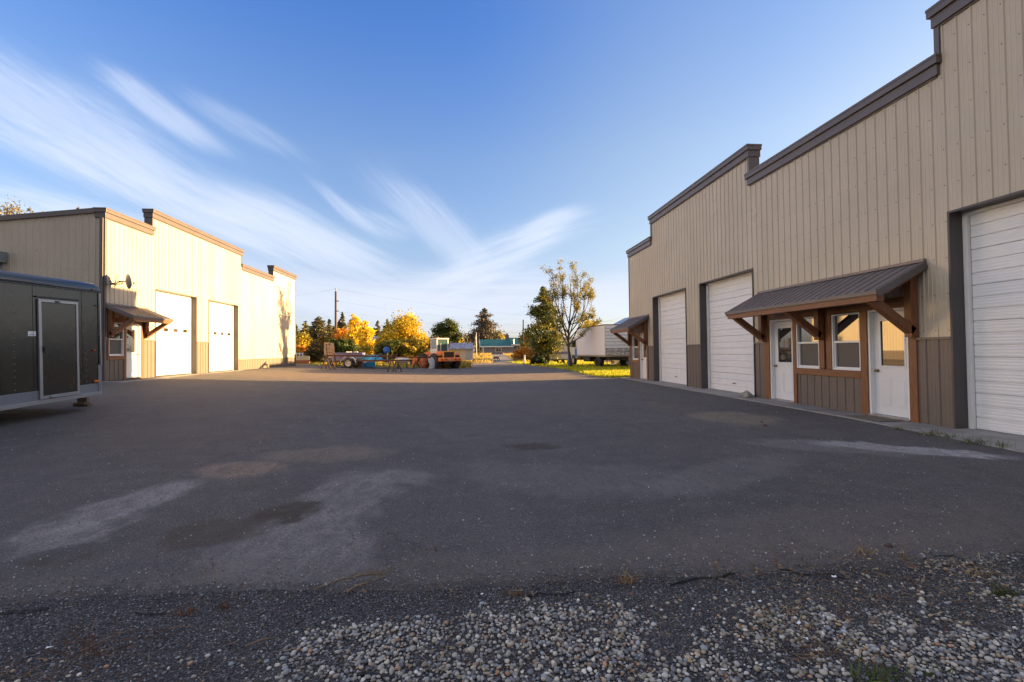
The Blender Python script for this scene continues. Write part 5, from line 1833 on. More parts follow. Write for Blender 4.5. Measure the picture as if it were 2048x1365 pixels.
def leaf_quads(pts, size, cols, jit=0.35, flat=0.0, seed=0):
    """one bent leaf-like quad per point, random orientation"""
    g = np.random.default_rng(seed)
    n = len(pts)
    a = g.normal(size=(n, 3)); a /= np.linalg.norm(a, axis=1, keepdims=True)
    b = g.normal(size=(n, 3)); b -= (b * a).sum(1, keepdims=True) * a; b /= np.linalg.norm(b, axis=1, keepdims=True)
    if flat > 0:
        a[:, 2] *= (1 - flat); b[:, 2] *= (1 - flat)
    s = (size * (1 + jit * g.normal(size=n)).clip(.4, 1.9))[:, None]
    c = np.cross(a, b)
    v = np.stack([pts - a * s * .5, pts + b * s * .32 + c * s * .08, pts + a * s * .5, pts - b * s * .32 + c * s * .08], 1).reshape(-1, 3)
    f = np.arange(4 * n).reshape(n, 4)
    return v, f, np.repeat(cols, 4, axis=0)


def pal(g, n, colors, var=.18):
    colors = np.array(colors, dtype=float)
    i = g.integers(0, len(colors), n)
    c = colors[i] * (1 + var * g.normal(size=(n, 1)))
    return c.clip(.004, .95)


def trunk_mesh(mb, base, top, r0, r1, g, wob=.02, n=8, segs=7):
    pts, rs = [], []
    H = top.z - base.z
    for k in range(segs + 1):
        s_ = k / segs
        q = base.lerp(top, s_)
        if 0 < k < segs:
            q += Vector((g.normal() * wob * H, g.normal() * wob * H, 0)) * (s_ + .15)
        pts.append(q); rs.append(r0 + (r1 - r0) * s_ ** .8)
    rs[0] *= 1.35
    mb.tube(pts, rs, n)
    return pts


def deciduous(name, label, base, top, blobs, N, ls, colors, seed, trunk_r=.15, group=None, open_=.0, cat='tree', trunk_top=.55):
    """blobs: (dx, dy, z0..1 height fraction, rx, rz) ellipsoids in metres; the crown is a cloud of leaf clumps"""
    g = np.random.default_rng(seed)
    t = thing(name, label, cat, base, group=group)
    H = top - base.z
    mb = MB()
    tt = Vector((base.x + blobs[0][0] * .4, base.y, base.z + H * trunk_top))
    pts = trunk_mesh(mb, Vector(base) + Vector((0, 0, -.05)), tt, trunk_r, trunk_r * .45, g)
    tr = mb.build('trunk', M['bark'], t, smooth=True)
    mb = MB()
    P, Cc = [], []
    vol = np.array([b[3] * b[3] * b[4] for b in blobs]); vol = vol / vol.sum()
    for bi, (dx, dy, hz, rx, rz) in enumerate(blobs):
        c = np.array([base.x + dx, base.y + dy, base.z + H * hz])
        nb = max(10, int(60 * vol[bi]) + 8)
        nl = int(1.35 * N * vol[bi])
        d = g.normal(size=(nb, 3)); d /= np.linalg.norm(d, axis=1, keepdims=True)
        r_ = g.uniform(.35, 1.0, size=(nb, 1)) ** .55
        cl = c + d * r_ * np.array([rx, rx * .9, rz])
        # limbs out to some of the clumps
        for k in range(0, nb, max(1, nb // 9)):
            s_ = pts[min(len(pts) - 1, 2 + k % (len(pts) - 2))]
            e = Vector(cl[k]); m_ = s_.lerp(e, .5) + Vector((0, 0, -.06 * H * .3))
            mb.tube([s_, m_, e], [trunk_r * .35, trunk_r * .22, trunk_r * .07], 5, caps=False)
        w = g.integers(0, nb, nl)
        spread = min(rx, rz) * g.uniform(.14, .34, size=nb)
        q = cl[w] + g.normal(size=(nl, 3)) * spread[w][:, None] * np.array([1, 1, .8])
        tint = pal(g, nb, colors, .22)
        cc = tint[w] * .6 + pal(g, nl, colors, .25) * .4
        P.append(q); Cc.append(cc)
    P, Cc = np.concatenate(P), np.concatenate(Cc)
    keep = P[:, 2] > base.z + .05
    P, Cc = P[keep], Cc[keep]
    mb.build('limbs', M['bark'], tr, smooth=True)
    v, f, cc = leaf_quads(P, ls, Cc, seed=seed)
    np_mesh('crown', v, f, M['leaf'], t, cc)
    return t


def conifer(name, label, base, top, hw, N, ls, colors, seed, r0=.18, group=None, shape=.9, low=.08, droop=.25, gaps=.15, dens=1.0, lean=0.0, up=0.0, prof=None):
    """whorls of boughs around a straight trunk, needle tufts along each bough"""
    g = np.random.default_rng(seed)
    t = thing(name, label, 'conifer', base, group=group)
    H = top - base.z
    mb = MB()
    tp = Vector((base.x + lean, base.y, top))
    trunk_mesh(mb, Vector(base) + Vector((0, 0, -.05)), tp, r0, .02, g, .002, 8, 5)
    tr = mb.build('trunk', M['bark'], t, smooth=True)
    mb = MB()
    nb = int(26 + 5.0 * H * dens)
    hs = np.sort(g.uniform(low, .985, nb))
    P, Cc, W = [], [], []
    tot = 0
    br = []
    for h in hs:
        az = g.uniform(0, 2 * math.pi)
        R_ = hw * (max(.03, 1 - h) ** shape) * (1 + gaps * g.normal()) * (1 if h > low + .08 else .75)
        if prof:
            R_ = hw * float(np.interp(h, [a for a, b in prof], [b for a, b in prof])) * (1 + gaps * g.normal())
        R_ = max(.06 * hw, R_)
        s_ = np.array([base.x + lean * h, base.y, base.z + H * h])
        dz = -droop * R_ * g.uniform(.6, 1.3) + up * R_
        e = s_ + np.array([math.cos(az) * R_, math.sin(az) * R_, dz])
        br.append((s_, e, R_)); tot += R_
    for s_, e, R_ in br:
        n = max(5, int(N * R_ / tot))
        u = g.uniform(.12, 1.0, n) ** .8
        q = s_ + (e - s_) * u[:, None]
        q[:, 2] += .10 * R_ * np.sin(u * math.pi)
        wdt = (.07 + .16 * (1 - np.abs(u - .55))) * R_ + .05
        q += g.normal(size=(n, 3)) * wdt[:, None] * np.array([1, 1, .45])
        P.append(q)
        c = pal(g, 1, colors, .22)
        Cc.append(c * .6 + pal(g, n, colors, .25) * .4)
        mb.tube([Vector(s_), Vector(s_ + (e - s_) * .85)], [r0 * .16 + .008, .008], 4, caps=False)
    mb.build('boughs', M['bark'], tr)
    v, f, cc = leaf_quads(np.concatenate(P), ls, np.concatenate(Cc), seed=seed)
    np_mesh('crown', v, f, M['needle'], t, cc)
    return t


GOLD = [(.90, .60, .03), (.80, .50, .03), (.92, .68, .06), (.70, .50, .04)]
ORANGE = [(.72, .24, .03), (.62, .30, .04), (.50, .20, .03), (.70, .38, .04)]
OLIVE = [(.16, .15, .03), (.10, .12, .03), (.24, .20, .04), (.06, .08, .02)]
GREENY = [(.09, .13, .025), (.06, .09, .02), (.14, .16, .03), (.05, .07, .02)]
DARK = [(.085, .095, .045), (.055, .07, .035), (.13, .12, .05), (.17, .12, .06)]
SPRUCE = [(.075, .085, .055), (.05, .06, .045), (.14, .11, .065), (.19, .12, .08)]
YG = [(.34, .27, .04), (.22, .20, .04), (.48, .34, .04), (.13, .13, .03)]


def con(px, ytop, hwpx, Y, colors, seed, label, N=2600, group='conifers beyond the yard', **k):
    b = on(px, 712, Y); tp = at(px, ytop, Y).z
    s = F_PX / Y
    return conifer('conifer', label, b, tp, 1.5 * hwpx / s, int(N * 2.6), 2.5 / s, colors, seed, group=group, **dict(dict(gaps=.13, dens=2.2, droop=.3, shape=.85), **k))


con(592, 648, 9, 84, DARK, 1, 'conifer closest to the far corner of the sunlit building')
con(611, 641, 15, 92, OLIVE, 2, 'yellowish conifer second from the sunlit building corner')
con(638, 632, 19, 88, DARK, 3, 'broad dark conifer left of the tall utility pole', N=4200, shape=.62)
con(659, 637, 11, 96, DARK, 4, 'slim conifer just left of the tall utility pole')
con(685, 624, 12, 90, DARK, 5, 'tallest slim conifer right of the tall utility pole', N=3200)
con(679, 640, 9, 100, DARK, 15, 'small conifer between the utility pole and its taller neighbour')
con(706, 634, 10, 94, DARK, 6, 'dark conifer tip behind the left golden tree')
con(731, 642, 10, 90, DARK, 7, 'dark conifer tip behind the right golden tree')
con(756, 640, 10, 98, DARK, 8, 'lone slim conifer above the grey-blue roof')
con(775, 638, 13, 92, OLIVE, 9, 'conifer at the left shoulder of the big yellow tree', N=3200)
con(622, 652, 12, 100, OLIVE, 61, 'short conifer between the yellowish and the broad dark one')
con(668, 650, 11, 104, DARK, 62, 'short dark conifer right behind the tall utility pole')
con(718, 648, 13, 106, DARK, 63, 'dark conifer filling the gap between the golden trees', N=3000)
con(748, 655, 7, 104, DARK, 18, 'short conifer left of the lone slim conifer')


def dec(px, ybase, ytop, Y, blobs_px, N, colors, seed, label, lspx=3.0, name='deciduous_tree', group='autumn trees beyond the yard', cat='tree', tr=.14, tt=.5):
    b = on(px, ybase, Y); s = F_PX / Y
    top = at(px, ytop, Y).z
    H = top - b.z
    bl = []
    for (cx, cy, rx, ry) in blobs_px:
        c = at(cx, cy, Y)
        bl.append((c.x - b.x, random.uniform(-.3, .3), (c.z - b.z) / H, rx / s, ry / s))
    return deciduous(name, label, b, top, bl, N, lspx / s, colors, seed, tr, group, cat=cat, trunk_top=tt)


dec(712, 720, 632, 60, [(712, 668, 15, 30), (709, 645, 8, 16), (704, 692, 16, 18), (716, 700, 14, 14)], 7000, GOLD, 21, 'left golden tree of the bright yellow pair')
dec(733, 722, 643, 56, [(733, 678, 13, 28), (729, 656, 7, 14), (740, 694, 13, 18), (726, 700, 14, 20)], 7000, GOLD, 22, 'right golden tree of the bright yellow pair, brightest of all')
dec(688, 718, 655, 63, [(688, 672, 18, 13), (676, 680, 14, 10), (700, 682, 14, 14)], 4200, ORANGE, 23, 'orange tree right of the foot of the tall utility pole')
dec(656, 718, 668, 64, [(656, 684, 15, 11), (640, 690, 14, 10), (664, 676, 10, 9)], 3600, ORANGE + OLIVE, 24, 'orange and green tree left of the tall utility pole')
dec(605, 716, 664, 66, [(606, 684, 14, 17), (598, 694, 12, 15), (612, 700, 12, 10)], 4600, YG + GOLD[:2], 25, 'yellow-green tree above the low cream wall')
dec(597, 718, 688, 56, [(598, 702, 12, 8), (608, 704, 9, 7)], 2200, ORANGE, 26, 'small orange shrub directly behind the white rail fence', cat='shrub', name='shrub')
dec(632, 733, 682, 47, [(632, 706, 15, 18), (625, 716, 13, 14), (641, 720, 12, 12), (620, 700, 9, 12)], 5600, [(.10, .075, .035), (.13, .10, .03), (.07, .07, .025), (.17, .09, .03)], 27, 'brown-green bush right of the low cream wall', name='shrub', cat='shrub', lspx=3.4)
dec(682, 728, 680, 53, [(682, 700, 26, 14), (665, 695, 14, 13), (705, 702, 18, 12), (690, 688, 18, 9)], 7500, GREENY, 28, 'broad green bush behind the upright tan board', name='shrub', cat='shrub')
dec(731, 728, 692, 50, [(730, 706, 16, 10), (738, 700, 9, 8)], 2600, GOLD[:2] + YG, 29, 'low yellow bush under the golden pair, above the white chairs', name='shrub', cat='shrub')
# big yellow tree in the middle
dec(806, 728, 630, 49, [(800, 672, 32, 34), (812, 648, 22, 18), (826, 655, 16, 20), (790, 656, 18, 16), (835, 682, 18, 22), (770, 688, 16, 18)], 15000, GOLD + YG[:3], 30, 'biggest yellow tree in the middle of the yard', tr=.2)
dec(822, 730, 676, 44.5, [(822, 700, 22, 18), (838, 706, 14, 16), (800, 704, 16, 14), (842, 690, 9, 10)], 8000, YG + GOLD[:1], 31, 'yellow-green bush left of the loader cab, under the biggest yellow tree', name='shrub', cat='shrub', lspx=3.4)
dec(776, 731, 684, 43.5, [(775, 706, 20, 14), (765, 700, 12, 12), (788, 694, 12, 12), (757, 714, 10, 9)], 6500, GREENY + OLIVE, 32, 'dark green bush around the blue disc', name='shrub', cat='shrub', lspx=3.4)
dec(752, 728, 696, 60, [(750, 708, 12, 8), (742, 712, 9, 7)], 1800, GREENY + [(.35, .30, .3)], 33, 'small green bush under the grey-blue roof', name='shrub', cat='shrub')
# green tree and the far wood
dec(895, 710, 636, 104, [(895, 658, 21, 16), (884, 665, 15, 16), (908, 664, 15, 18), (893, 645, 10, 9), (890, 682, 18, 10)], 7500, GREENY + SPRUCE[:1], 34, 'round green tree right behind the loader cab', tr=.3, lspx=2.6)
dec(868, 712, 668, 120, [(866, 686, 20, 11), (852, 690, 14, 10)], 3200, ORANGE[:2] + OLIVE, 35, 'low orange-brown tree left of the loader cab', lspx=2.6)
dec(912, 712, 664, 130, [(912, 676, 9, 11), (918, 684, 8, 9)], 2400, YG + GOLD[:1], 36, 'small yellow tree above the metal shed roof', lspx=2.6)
dec(998, 712, 662, 140, [(998, 676, 10, 12), (1004, 682, 8, 9)], 2600, [(.62, .50, .03), (.5, .42, .04)], 37, 'round yellow tree above the teal roof', lspx=2.6)
dec(1010, 712, 668, 150, [(1010, 680, 6, 11)], 1200, OLIVE, 38, 'small olive tree right of the round yellow one over the teal roof', lspx=2.6)
conifer('conifer', 'big spruce with spreading boughs behind the teal-roofed house', on(969, 712, 108), at(969, 616, 108).z, 37 * 108 / F_PX, 13000, 2.7 * 108 / F_PX, SPRUCE, 40, r0=.35, shape=.78, low=.02, droop=-.05, gaps=.22, dens=1.9, up=.30)
Vy = 61
dec(1052, 716, 664, 78, [(1052, 680, 12, 15), (1060, 668, 10, 12), (1048, 695, 9, 9)], 2600, YG + GOLD[:1], 41, 'pale yellow tree behind the shorter dark pole', lspx=2.6)
dec(1053, 722, 692, 62, [(1050, 706, 11, 10), (1062, 710, 12, 9), (1036, 708, 9, 7)], 3400, ORANGE, 42, 'orange shrub in front of the grey house wing', name='shrub', cat='shrub')
dec(1040, 722, 701, 66, [(1034, 714, 12, 5), (1046, 716, 10, 5)], 1500, [(.5, .34, .12), (.62, .42, .12)], 46, 'straw coloured shrub beside the pale driveway', name='shrub', cat='shrub')
dec(1178, 716, 640, 80, [(1180, 658, 17, 14), (1168, 668, 12, 12)], 2800, GOLD, 43, 'yellow tree top showing over the white truck box')
# the loose conifer right of the road
b = on(1094, 733, 47.5)
s = F_PX / 47.5
conifer('conifer', 'loose olive-green conifer right of the road, beside the sparse tree', b, at(1089, 572, 47.5).z, 31 / s, 21000, 3.4 / s,
        [(.10, .13, .03), (.16, .16, .03), (.07, .10, .03), (.30, .24, .03), (.22, .19, .03)], 44, r0=.17, low=.05, droop=.08, gaps=.26, dens=3.4, lean=-.35, up=.1,
        prof=[(0, .4), (.12, .75), (.28, 1.0), (.48, .92), (.66, .66), (.8, .42), (.92, .2), (1, .05)])
dec(1077, 734, 708, 46, [(1077, 722, 14, 10), (1067, 726, 8, 7), (1088, 728, 8, 6)], 4200, [(.035, .055, .02), (.05, .07, .025), (.03, .04, .02)], 45, 'low dark green shrub at the foot of the loose conifer', name='shrub', cat='shrub', tt=.3, tr=.05)


# far-off wood: one mass along the horizon
def woods():
    g = np.random.default_rng(77)
    P, Cc = [], []
    for k in range(230):
        px = g.uniform(560, 1330)
        Y = g.uniform(190, 260)
        h = g.uniform(664, 694) if 840 < px < 1000 else g.uniform(676, 697)
        b, tp = on(px, 712, Y), at(px, h, Y).z
        H = tp - b.z
        n = 300
        u = g.uniform(0, 1, n)
        yel = g.uniform() < .28
        con_ = g.uniform() < .55 and not yel
        w = (4.5 if con_ else 7) * Y / F_PX
        rr = w * ((1 - u) ** .8 if con_ else np.sqrt(np.clip(1 - (2 * u - 1) ** 2, 0, 1)))
        th = g.uniform(0, 2 * math.pi, n)
        q = np.stack([b.x + rr * np.cos(th) * g.uniform(.3, 1, n), b.y + rr * np.sin(th), b.z + u * H], 1)
        P.append(q)
        Cc.append(pal(g, n, YG + GOLD[:1] if yel else (DARK + OLIVE[:1]), .25))
    v, f, cc = leaf_quads(np.concatenate(P), 2.8 * 220 / F_PX, np.concatenate(Cc), seed=5)
    o = np_mesh('distant_woods', v, f, M['needle'], None, cc)
    meta(o, 'mixed dark and yellow wood along the horizon', 'woods', kind='stuff')


woods()
# tree tops over the left building
b = on(5, 700, 52)
deciduous('deciduous_tree', 'tree crown showing over the roof at the left edge of the photo', b, at(2, 402, 52).z, [(0, 0, .86, 2.2, 2.4), (-1.4, 0, .72, 2.6, 2.6)], 5000, .2, OLIVE + [(.45, .35, .2), (.3, .22, .08)], 51, .3, 'autumn trees beyond the yard')
b = on(58, 700, 60)
conifer('conifer', 'green conifer tip just over the left building roof', b, at(58, 413, 60).z, 2.2, 4200, .2, [(.12, .14, .03), (.2, .2, .04)], 52, r0=.25, shape=.7)
b = on(155, 700, 66)
conifer('conifer', 'barely visible conifer tip over the left building near its corner', b, at(155, 412, 66).z, 1.6, 2600, .2, DARK, 53, r0=.25, shape=.8)


# sparse young tree with upswept limbs
def sparse_tree():
    g = np.random.default_rng(60)
    Y = 38.6
    base = on(1141.5, 737, Y)
    t = thing('deciduous_tree', 'tall sparse-leaved young tree standing before the white truck box', 'tree', base)
    mb = MB()
    fork = at(1137, 697, Y)
    trunk = [base + Vector((0, 0, -.05)), base.lerp(fork, .4) + Vector((.02, 0, 0)), fork, at(1136.5, 675, Y), at(1139, 640, Y), at(1143, 600, Y), at(1140, 562, Y), at(1138, 548, Y)]
    mb.tube(trunk, [.15, .115, .10, .075, .055, .036, .02, .008], 10)
    tr = mb.build('trunk', M['bark'], t, smooth=True)
    mb = MB()
    P = []
    limbs = []

    def limb(a, b, r, depth, bow):
        m1 = a.lerp(b, .4) + bow * .8
        m2 = a.lerp(b, .72) + bow * .7
        pts = [a, m1, m2, b]
        mb.tube(pts, [r, r * .75, r * .5, r * .2], 6 if depth == 0 else 4, caps=False)
        L_ = (b - a).length
        if depth < 2:
            nsub = int(g.integers(4, 7)) if depth == 0 else 3
            for k in range(nsub):
                s_ = g.uniform(.35, .97)
                q = (a.lerp(m1, s_ / .4) if s_ < .4 else (m1.lerp(m2, (s_ - .4) / .32) if s_ < .72 else m2.lerp(b, (s_ - .72) / .28)))
                d = (b - a).normalized() * .75 + Vector((g.normal() * .45, g.normal() * .45, .25 + abs(g.normal()) * .15))
                limb(q, q + d.normalized() * L_ * g.uniform(.16, .32), r * .42, depth + 1, Vector((g.normal(), g.normal(), 0)) * .03)
        else:
            pass
        for k in range(3 + 3 * depth):
            P.append((a.lerp(b, g.uniform(.45, 1.02)), L_)) if g.uniform() < .8 else None

    ends = [(1106, 556, .0), (1118, 552, .1), (1128, 545, .05), (1152, 549, .0), (1162, 556, -.1), (1172, 577, -.1), (1180, 592, -.15), (1183, 612, -.1), (1184, 635, .0), (1104, 590, .1), (1112, 620, .1),
            (1190, 650, .0), (1178, 658, -.05), (1105, 668, .1), (1160, 600, 0), (1126, 585, 0), (1147, 575, 0), (1100, 640, .1)]
    for i, (ex, ey, dp) in enumerate(ends):
        low_ = ey > 640
        st = trunk[2].lerp(trunk[3], g.uniform(0, 1)) if (low_ or i % 2) else trunk[3].lerp(trunk[4], g.uniform(0, .8))
        e = at(ex, ey, Y + g.uniform(-1.1, 1.1))
        side = Vector((1 if e.x > st.x else -1, 0, 0))
        bow = side * (.18 * (e - st).length * .5) if not low_ else Vector((0, 0, -.12))
        limb(st, e, .05 if not low_ else .032, 0, bow)
    mb.build('limbs', M['bark'], tr, smooth=True)
    pts, cc = [], []
    for q, L_ in P:
        if q.z < at(1140, 655, Y).z and g.uniform() < .6:
            continue
        n = int(g.integers(3, 9))
        c = pal(g, 1, [(.30, .26, .05), (.20, .20, .05), (.42, .30, .06), (.14, .16, .05)], .2)
        for _ in range(n):
            pts.append(np.array(q) + g.normal(size=3) * .13)
            cc.append((c * .7 + pal(g, 1, [(.35, .28, .06), (.2, .2, .05)], .3) * .3)[0])
    v, f, c = leaf_quads(np.array(pts), .095, np.array(cc), seed=61)
    np_mesh('crown', v, f, M['leaf'], t, c)


sparse_tree()


# ------------------------------------------------------------------ grass
def grass_field(name, label, regions, N, h, w, colors, seed, cat='grass'):
    """blades as single bent strips; regions: list of (weight, fn(g, n) -> xy array)"""
    g = np.random.default_rng(seed)
    V, Cc = [], []
    for wt, fn, hs, cols_ in regions:
        n = int(N * wt)
        xy = fn(g, n)
        n = len(xy)
        z = np.array([gz(a, b) for a, b in xy]) - .01
        hh = h * hs * g.uniform(.45, 1.25, n)
        az = g.uniform(0, 2 * math.pi, n)
        ld = g.uniform(.1, .6, n) * hh
        la = g.uniform(0, 2 * math.pi, n)
        dx, dy = np.cos(az) * w, np.sin(az) * w
        lx, ly = np.cos(la) * ld, np.sin(la) * ld
        b0 = np.stack([xy[:, 0] - dx, xy[:, 1] - dy, z], 1)
        b1 = np.stack([xy[:, 0] + dx, xy[:, 1] + dy, z], 1)
        m1 = np.stack([xy[:, 0] + dx * .7 + lx * .35, xy[:, 1] + dy * .7 + ly * .35, z + hh * .6], 1)
        tp = np.stack([xy[:, 0] + lx, xy[:, 1] + ly, z + hh], 1)
        V.append(np.stack([b0, b1, m1, tp], 1).reshape(-1, 3))
        Cc.append(np.repeat(pal(g, n, cols_, .25), 4, axis=0))
    V, Cc = np.concatenate(V), np.concatenate(Cc)
    o = np_mesh(name, V, np.arange(len(V)).reshape(-1, 4), M['grass'], None, Cc)
    return meta(o, label, cat, kind='stuff')


def verge(g, n):
    y = 23.2 + (62 - 23.2) * g.uniform(0, 1, n) ** 1.35
    xl = np.interp(y, [a for a, b in EDGE_R], [b for a, b in EDGE_R])
    x = xl + g.uniform(-.05, 1, n) ** 1.0 * np.interp(y, [23, 30, 45, 62], [2.2, 6.0, 8.0, 9.0])
    k = np.array([noise.noise(Vector((a * .6, b * .6, 0))) for a, b in zip(x, y)]) > -.28 * 1.0
    return np.stack([x, y], 1)[k]


def back(g, n):
    y = 39.6 + 18 * g.uniform(0, 1, n) ** 1.3
    x = g.uniform(-12.5, .9, n)
    xl = np.interp(y, [a for a, b in EDGE_L], [b for a, b in EDGE_L])
    k = x < xl + .1
    return np.stack([x, y], 1)[k]


def far_gold(g, n):
    y = g.uniform(56, 96, n)
    x = g.uniform(-14, 3.2, n) + np.interp(y, [56, 96], [0, 2.0])
    return np.stack([x, y], 1)


def far_right(g, n):
    y = g.uniform(56, 96, n)
    x = g.uniform(6.8, 16, n)
    return np.stack([x, y], 1)


def loader_weeds(g, n):
    y = g.uniform(39.4, 46, n)
    x = g.uniform(-3.6, .6, n)
    xl = np.interp(y, [a for a, b in EDGE_L], [b for a, b in EDGE_L])
    k = x < xl
    return np.stack([x, y], 1)[k]


GR_Y = [(.58, .55, .03), (.38, .42, .03), (.72, .62, .04), (.20, .27, .03)]
GR_S = [(.62, .42, .12), (.50, .36, .09), (.70, .50, .16), (.36, .28, .07)]
grass_field('grass', 'yellow-green grass verge and straw-coloured weeds around the yard', [
    (.42, verge, .8, GR_Y), (.16, back, 1.0, GR_Y + GR_S), (.18, far_gold, 2.0, GR_S), (.08, far_right, 1.6, GR_S), (.12, loader_weeds, 2.6, GR_S + [(.75, .45, .08)])], 90000, .20, .013, GR_Y, 70)

# ------------------------------------------------------------------ foreground pebbles, grit, dry plants


def pebble_density(x, y):
    n1 = noise.noise(Vector((x * 1.3, y * 1.3, 4.0)))
    n2 = noise.noise(Vector((x * 4.2, y * 4.2, 9.0)))
    far = 2.72 + .10 * n1 + .06 * n2 + .10 * max(0, x - .6) - .13 * max(0, -x)
    d = sm((far - y) / .22)
    left_ = sm((x + 1.15 + .35 * n1 + (y - 2.0) * -.55) / .35)
    d *= .10 + .90 * left_
    d *= (.45 if x < .9 else .10) + (.53 if x < .9 else .80) * sm((n2 * .9 + n1 * .6 + noise.noise(Vector((x * 11, y * 11, 3))) * .5 + .30) / .42)
    # bare patches to the right
    if x > .9:
        d *= .35 + .65 * sm((n1 * 1.2 + n2 * .6 + .18) / .3)
    if x > 2.6:
        d = max(d, .55 * sm((3.05 - y) / .2) * sm((n1 + .3) / .3))
    return d


def pebbles():
    g = np.random.default_rng(5)
    bm = bmesh.new()
    bmesh.ops.create_icosphere(bm, subdivisions=2, radius=1)
    bv = np.array([v.co[:] for v in bm.verts]); bf = np.array([[v.index for v in f.verts] for f in bm.faces])
    bm.free()
    pal_ = np.array([(.34, .31, .26), (.25, .23, .20), (.40, .35, .27), (.15, .15, .155), (.32, .23, .15), (.48, .45, .40), (.10, .10, .105), (.24, .25, .25), (.36, .20, .11), (.20, .17, .14)])
    wts = np.array([.16, .16, .14, .12, .07, .07, .09, .11, .02, .06]); wts /= wts.sum()
    V, Fc, Cc = [], [], []
    cnt = 0
    cell = .0212
    for iy in range(int((3.35 - 1.78) / cell)):
        for ix in range(int(8.4 / cell)):
            x = -3.7 + (ix + g.uniform(.1, .9)) * cell
            y = 1.78 + (iy + g.uniform(.1, .9)) * cell
            if abs(x - .15) > y * 1.12 + .35:
                continue
            dn = pebble_density(x, y)
            if g.uniform() > dn:
                # stray small stones
                if g.uniform() > .03:
                    continue
                sc = g.uniform(.4, .8)
            else:
                sc = g.uniform(.62, 1.25) if g.uniform() < .9 else g.uniform(1.2, 1.6)
            a = .0100 * sc * g.uniform(.8, 1.25)
            b = a * g.uniform(.62, .95)
            c = a * g.uniform(.42, .75)
            p = bv.copy()
            ph = g.uniform(0, 6.28, 3)
            p = p * (1 + .10 * np.sin(2.3 * p[:, [1]] + ph[0]) + .08 * np.sin(3.1 * p[:, [0]] + ph[1]) + .06 * np.sin(4.3 * p[:, [2]] + ph[2]))
            p = p * np.array([a, b, c])
            t_ = g.normal() * .25
            p = p @ np.array([[1, 0, 0], [0, math.cos(t_), -math.sin(t_)], [0, math.sin(t_), math.cos(t_)]])
            r_ = g.uniform(0, 6.28)
            p = p @ np.array([[math.cos(r_), -math.sin(r_), 0], [math.sin(r_), math.cos(r_), 0], [0, 0, 1]])
            h = .012 * noise.noise(Vector((x * 1.7, y * 1.7, 0))) + .007 * noise.noise(Vector((x * 7, y * 7, 2)))
            zz = gz(x, y) - .004 + h + c * g.uniform(.1, .75) + (.006 * g.uniform() if dn > .8 else 0)
            V.append(p + np.array([x, y, zz]))
            Fc.append(bf + cnt * len(bv))
            col = pal_[g.choice(len(pal_), p=wts)] * (1.08 + .20 * g.normal())
            cc = np.tile(col, (len(bv), 1)) * (1 + .08 * np.sin(9 * bv[:, [0]] + ph[0]) * g.uniform(0, 1))
            Cc.append(cc.clip(.02, .9))
            cnt += 1
    o = np_mesh('gravel', np.concatenate(V), np.concatenate(Fc), M['pebble'], None, np.concatenate(Cc), smooth=True)
    meta(o, 'rounded river pebbles scattered over dark grit in the foreground', 'pebbles', kind='stuff')


pebbles()


def grit():
    g = np.random.default_rng(6)
    base = np.array([(1, 0, 0), (-1, 0, 0), (0, 1, 0), (0, -1, 0), (0, 0, 1), (0, 0, -1)], dtype=float)
    fc = np.array([(0, 2, 4), (2, 1, 4), (1, 3, 4), (3, 0, 4), (2, 0, 5), (1, 2, 5), (3, 1, 5), (0, 3, 5)])
    n = 75000
    y = 1.8 + 1.75 * g.uniform(0, 1, n) ** .9
    x = .15 + g.uniform(-1, 1, n) * (y * 1.12 + .3)
    keep = np.array([(b < asphalt_edge(a) + .05) or g.uniform() < math.exp(-(b - asphalt_edge(a)) * 7) * .5 for a, b in zip(x, y)])
    x, y = x[keep], y[keep]
    n = len(x)
    s = .0026 * g.uniform(.6, 2.2, n)
    h = np.array([gz(a, b) - .004 + (.012 * noise.noise(Vector((a * 1.7, b * 1.7, 0))) + .007 * noise.noise(Vector((a * 7, b * 7, 2)))) * sm((asphalt_edge(a) - b) / .25) + (.012 if b > asphalt_edge(a) else 0) for a, b in zip(x, y)])
    P = base[None] * (s[:, None, None] * g.uniform(.6, 1.4, (n, 6, 1)))
    r_ = g.uniform(0, 6.28, n)
    c, s_ = np.cos(r_)[:, None], np.sin(r_)[:, None]
    P = np.stack([P[:, :, 0] * c - P[:, :, 1] * s_, P[:, :, 0] * s_ + P[:, :, 1] * c, P[:, :, 2] * .8], 2) + np.stack([x, y, h + s * .4], 1)[:, None]
    col = pal(g, n, [(.08, .08, .085), (.11, .11, .115), (.06, .06, .065), (.15, .15, .155), (.34, .33, .33), (.15, .11, .085), (.13, .10, .08)], .25)
    o = np_mesh('grit', P.reshape(-1, 3), (fc[None] + (np.arange(n) * 6)[:, None, None]).reshape(-1, 3), M['pebble'], None, np.repeat(col, 6, axis=0))
    meta(o, 'crushed dark grit along the ragged asphalt edge', 'grit', kind='stuff')
    # loose chips lying further out on the asphalt
    n = 2600
    y = 3.0 + 9 * g.uniform(0, 1, n) ** 2.0
    x = .3 + g.uniform(-1, 1, n) * (y * 1.05)
    x = np.clip(x, -7, 7.2)
    s = .0038 * g.uniform(.5, 2.0, n)
    P = base[None] * (s[:, None, None] * g.uniform(.6, 1.4, (n, 6, 1))) + np.stack([x, y, np.array([gz(a, b) for a, b in zip(x, y)]) + .009 + s * .4], 1)[:, None]
    col = pal(g, n, [(.4, .38, .36), (.3, .28, .25), (.15, .12, .09), (.5, .48, .46)], .2)
    o = np_mesh('loose_chips', P.reshape(-1, 3), (fc[None] + (np.arange(n) * 6)[:, None, None]).reshape(-1, 3), M['pebble'], None, np.repeat(col, 6, axis=0))
    meta(o, 'loose stone chips strewn over the asphalt', 'stone chips', kind='stuff')


grit()


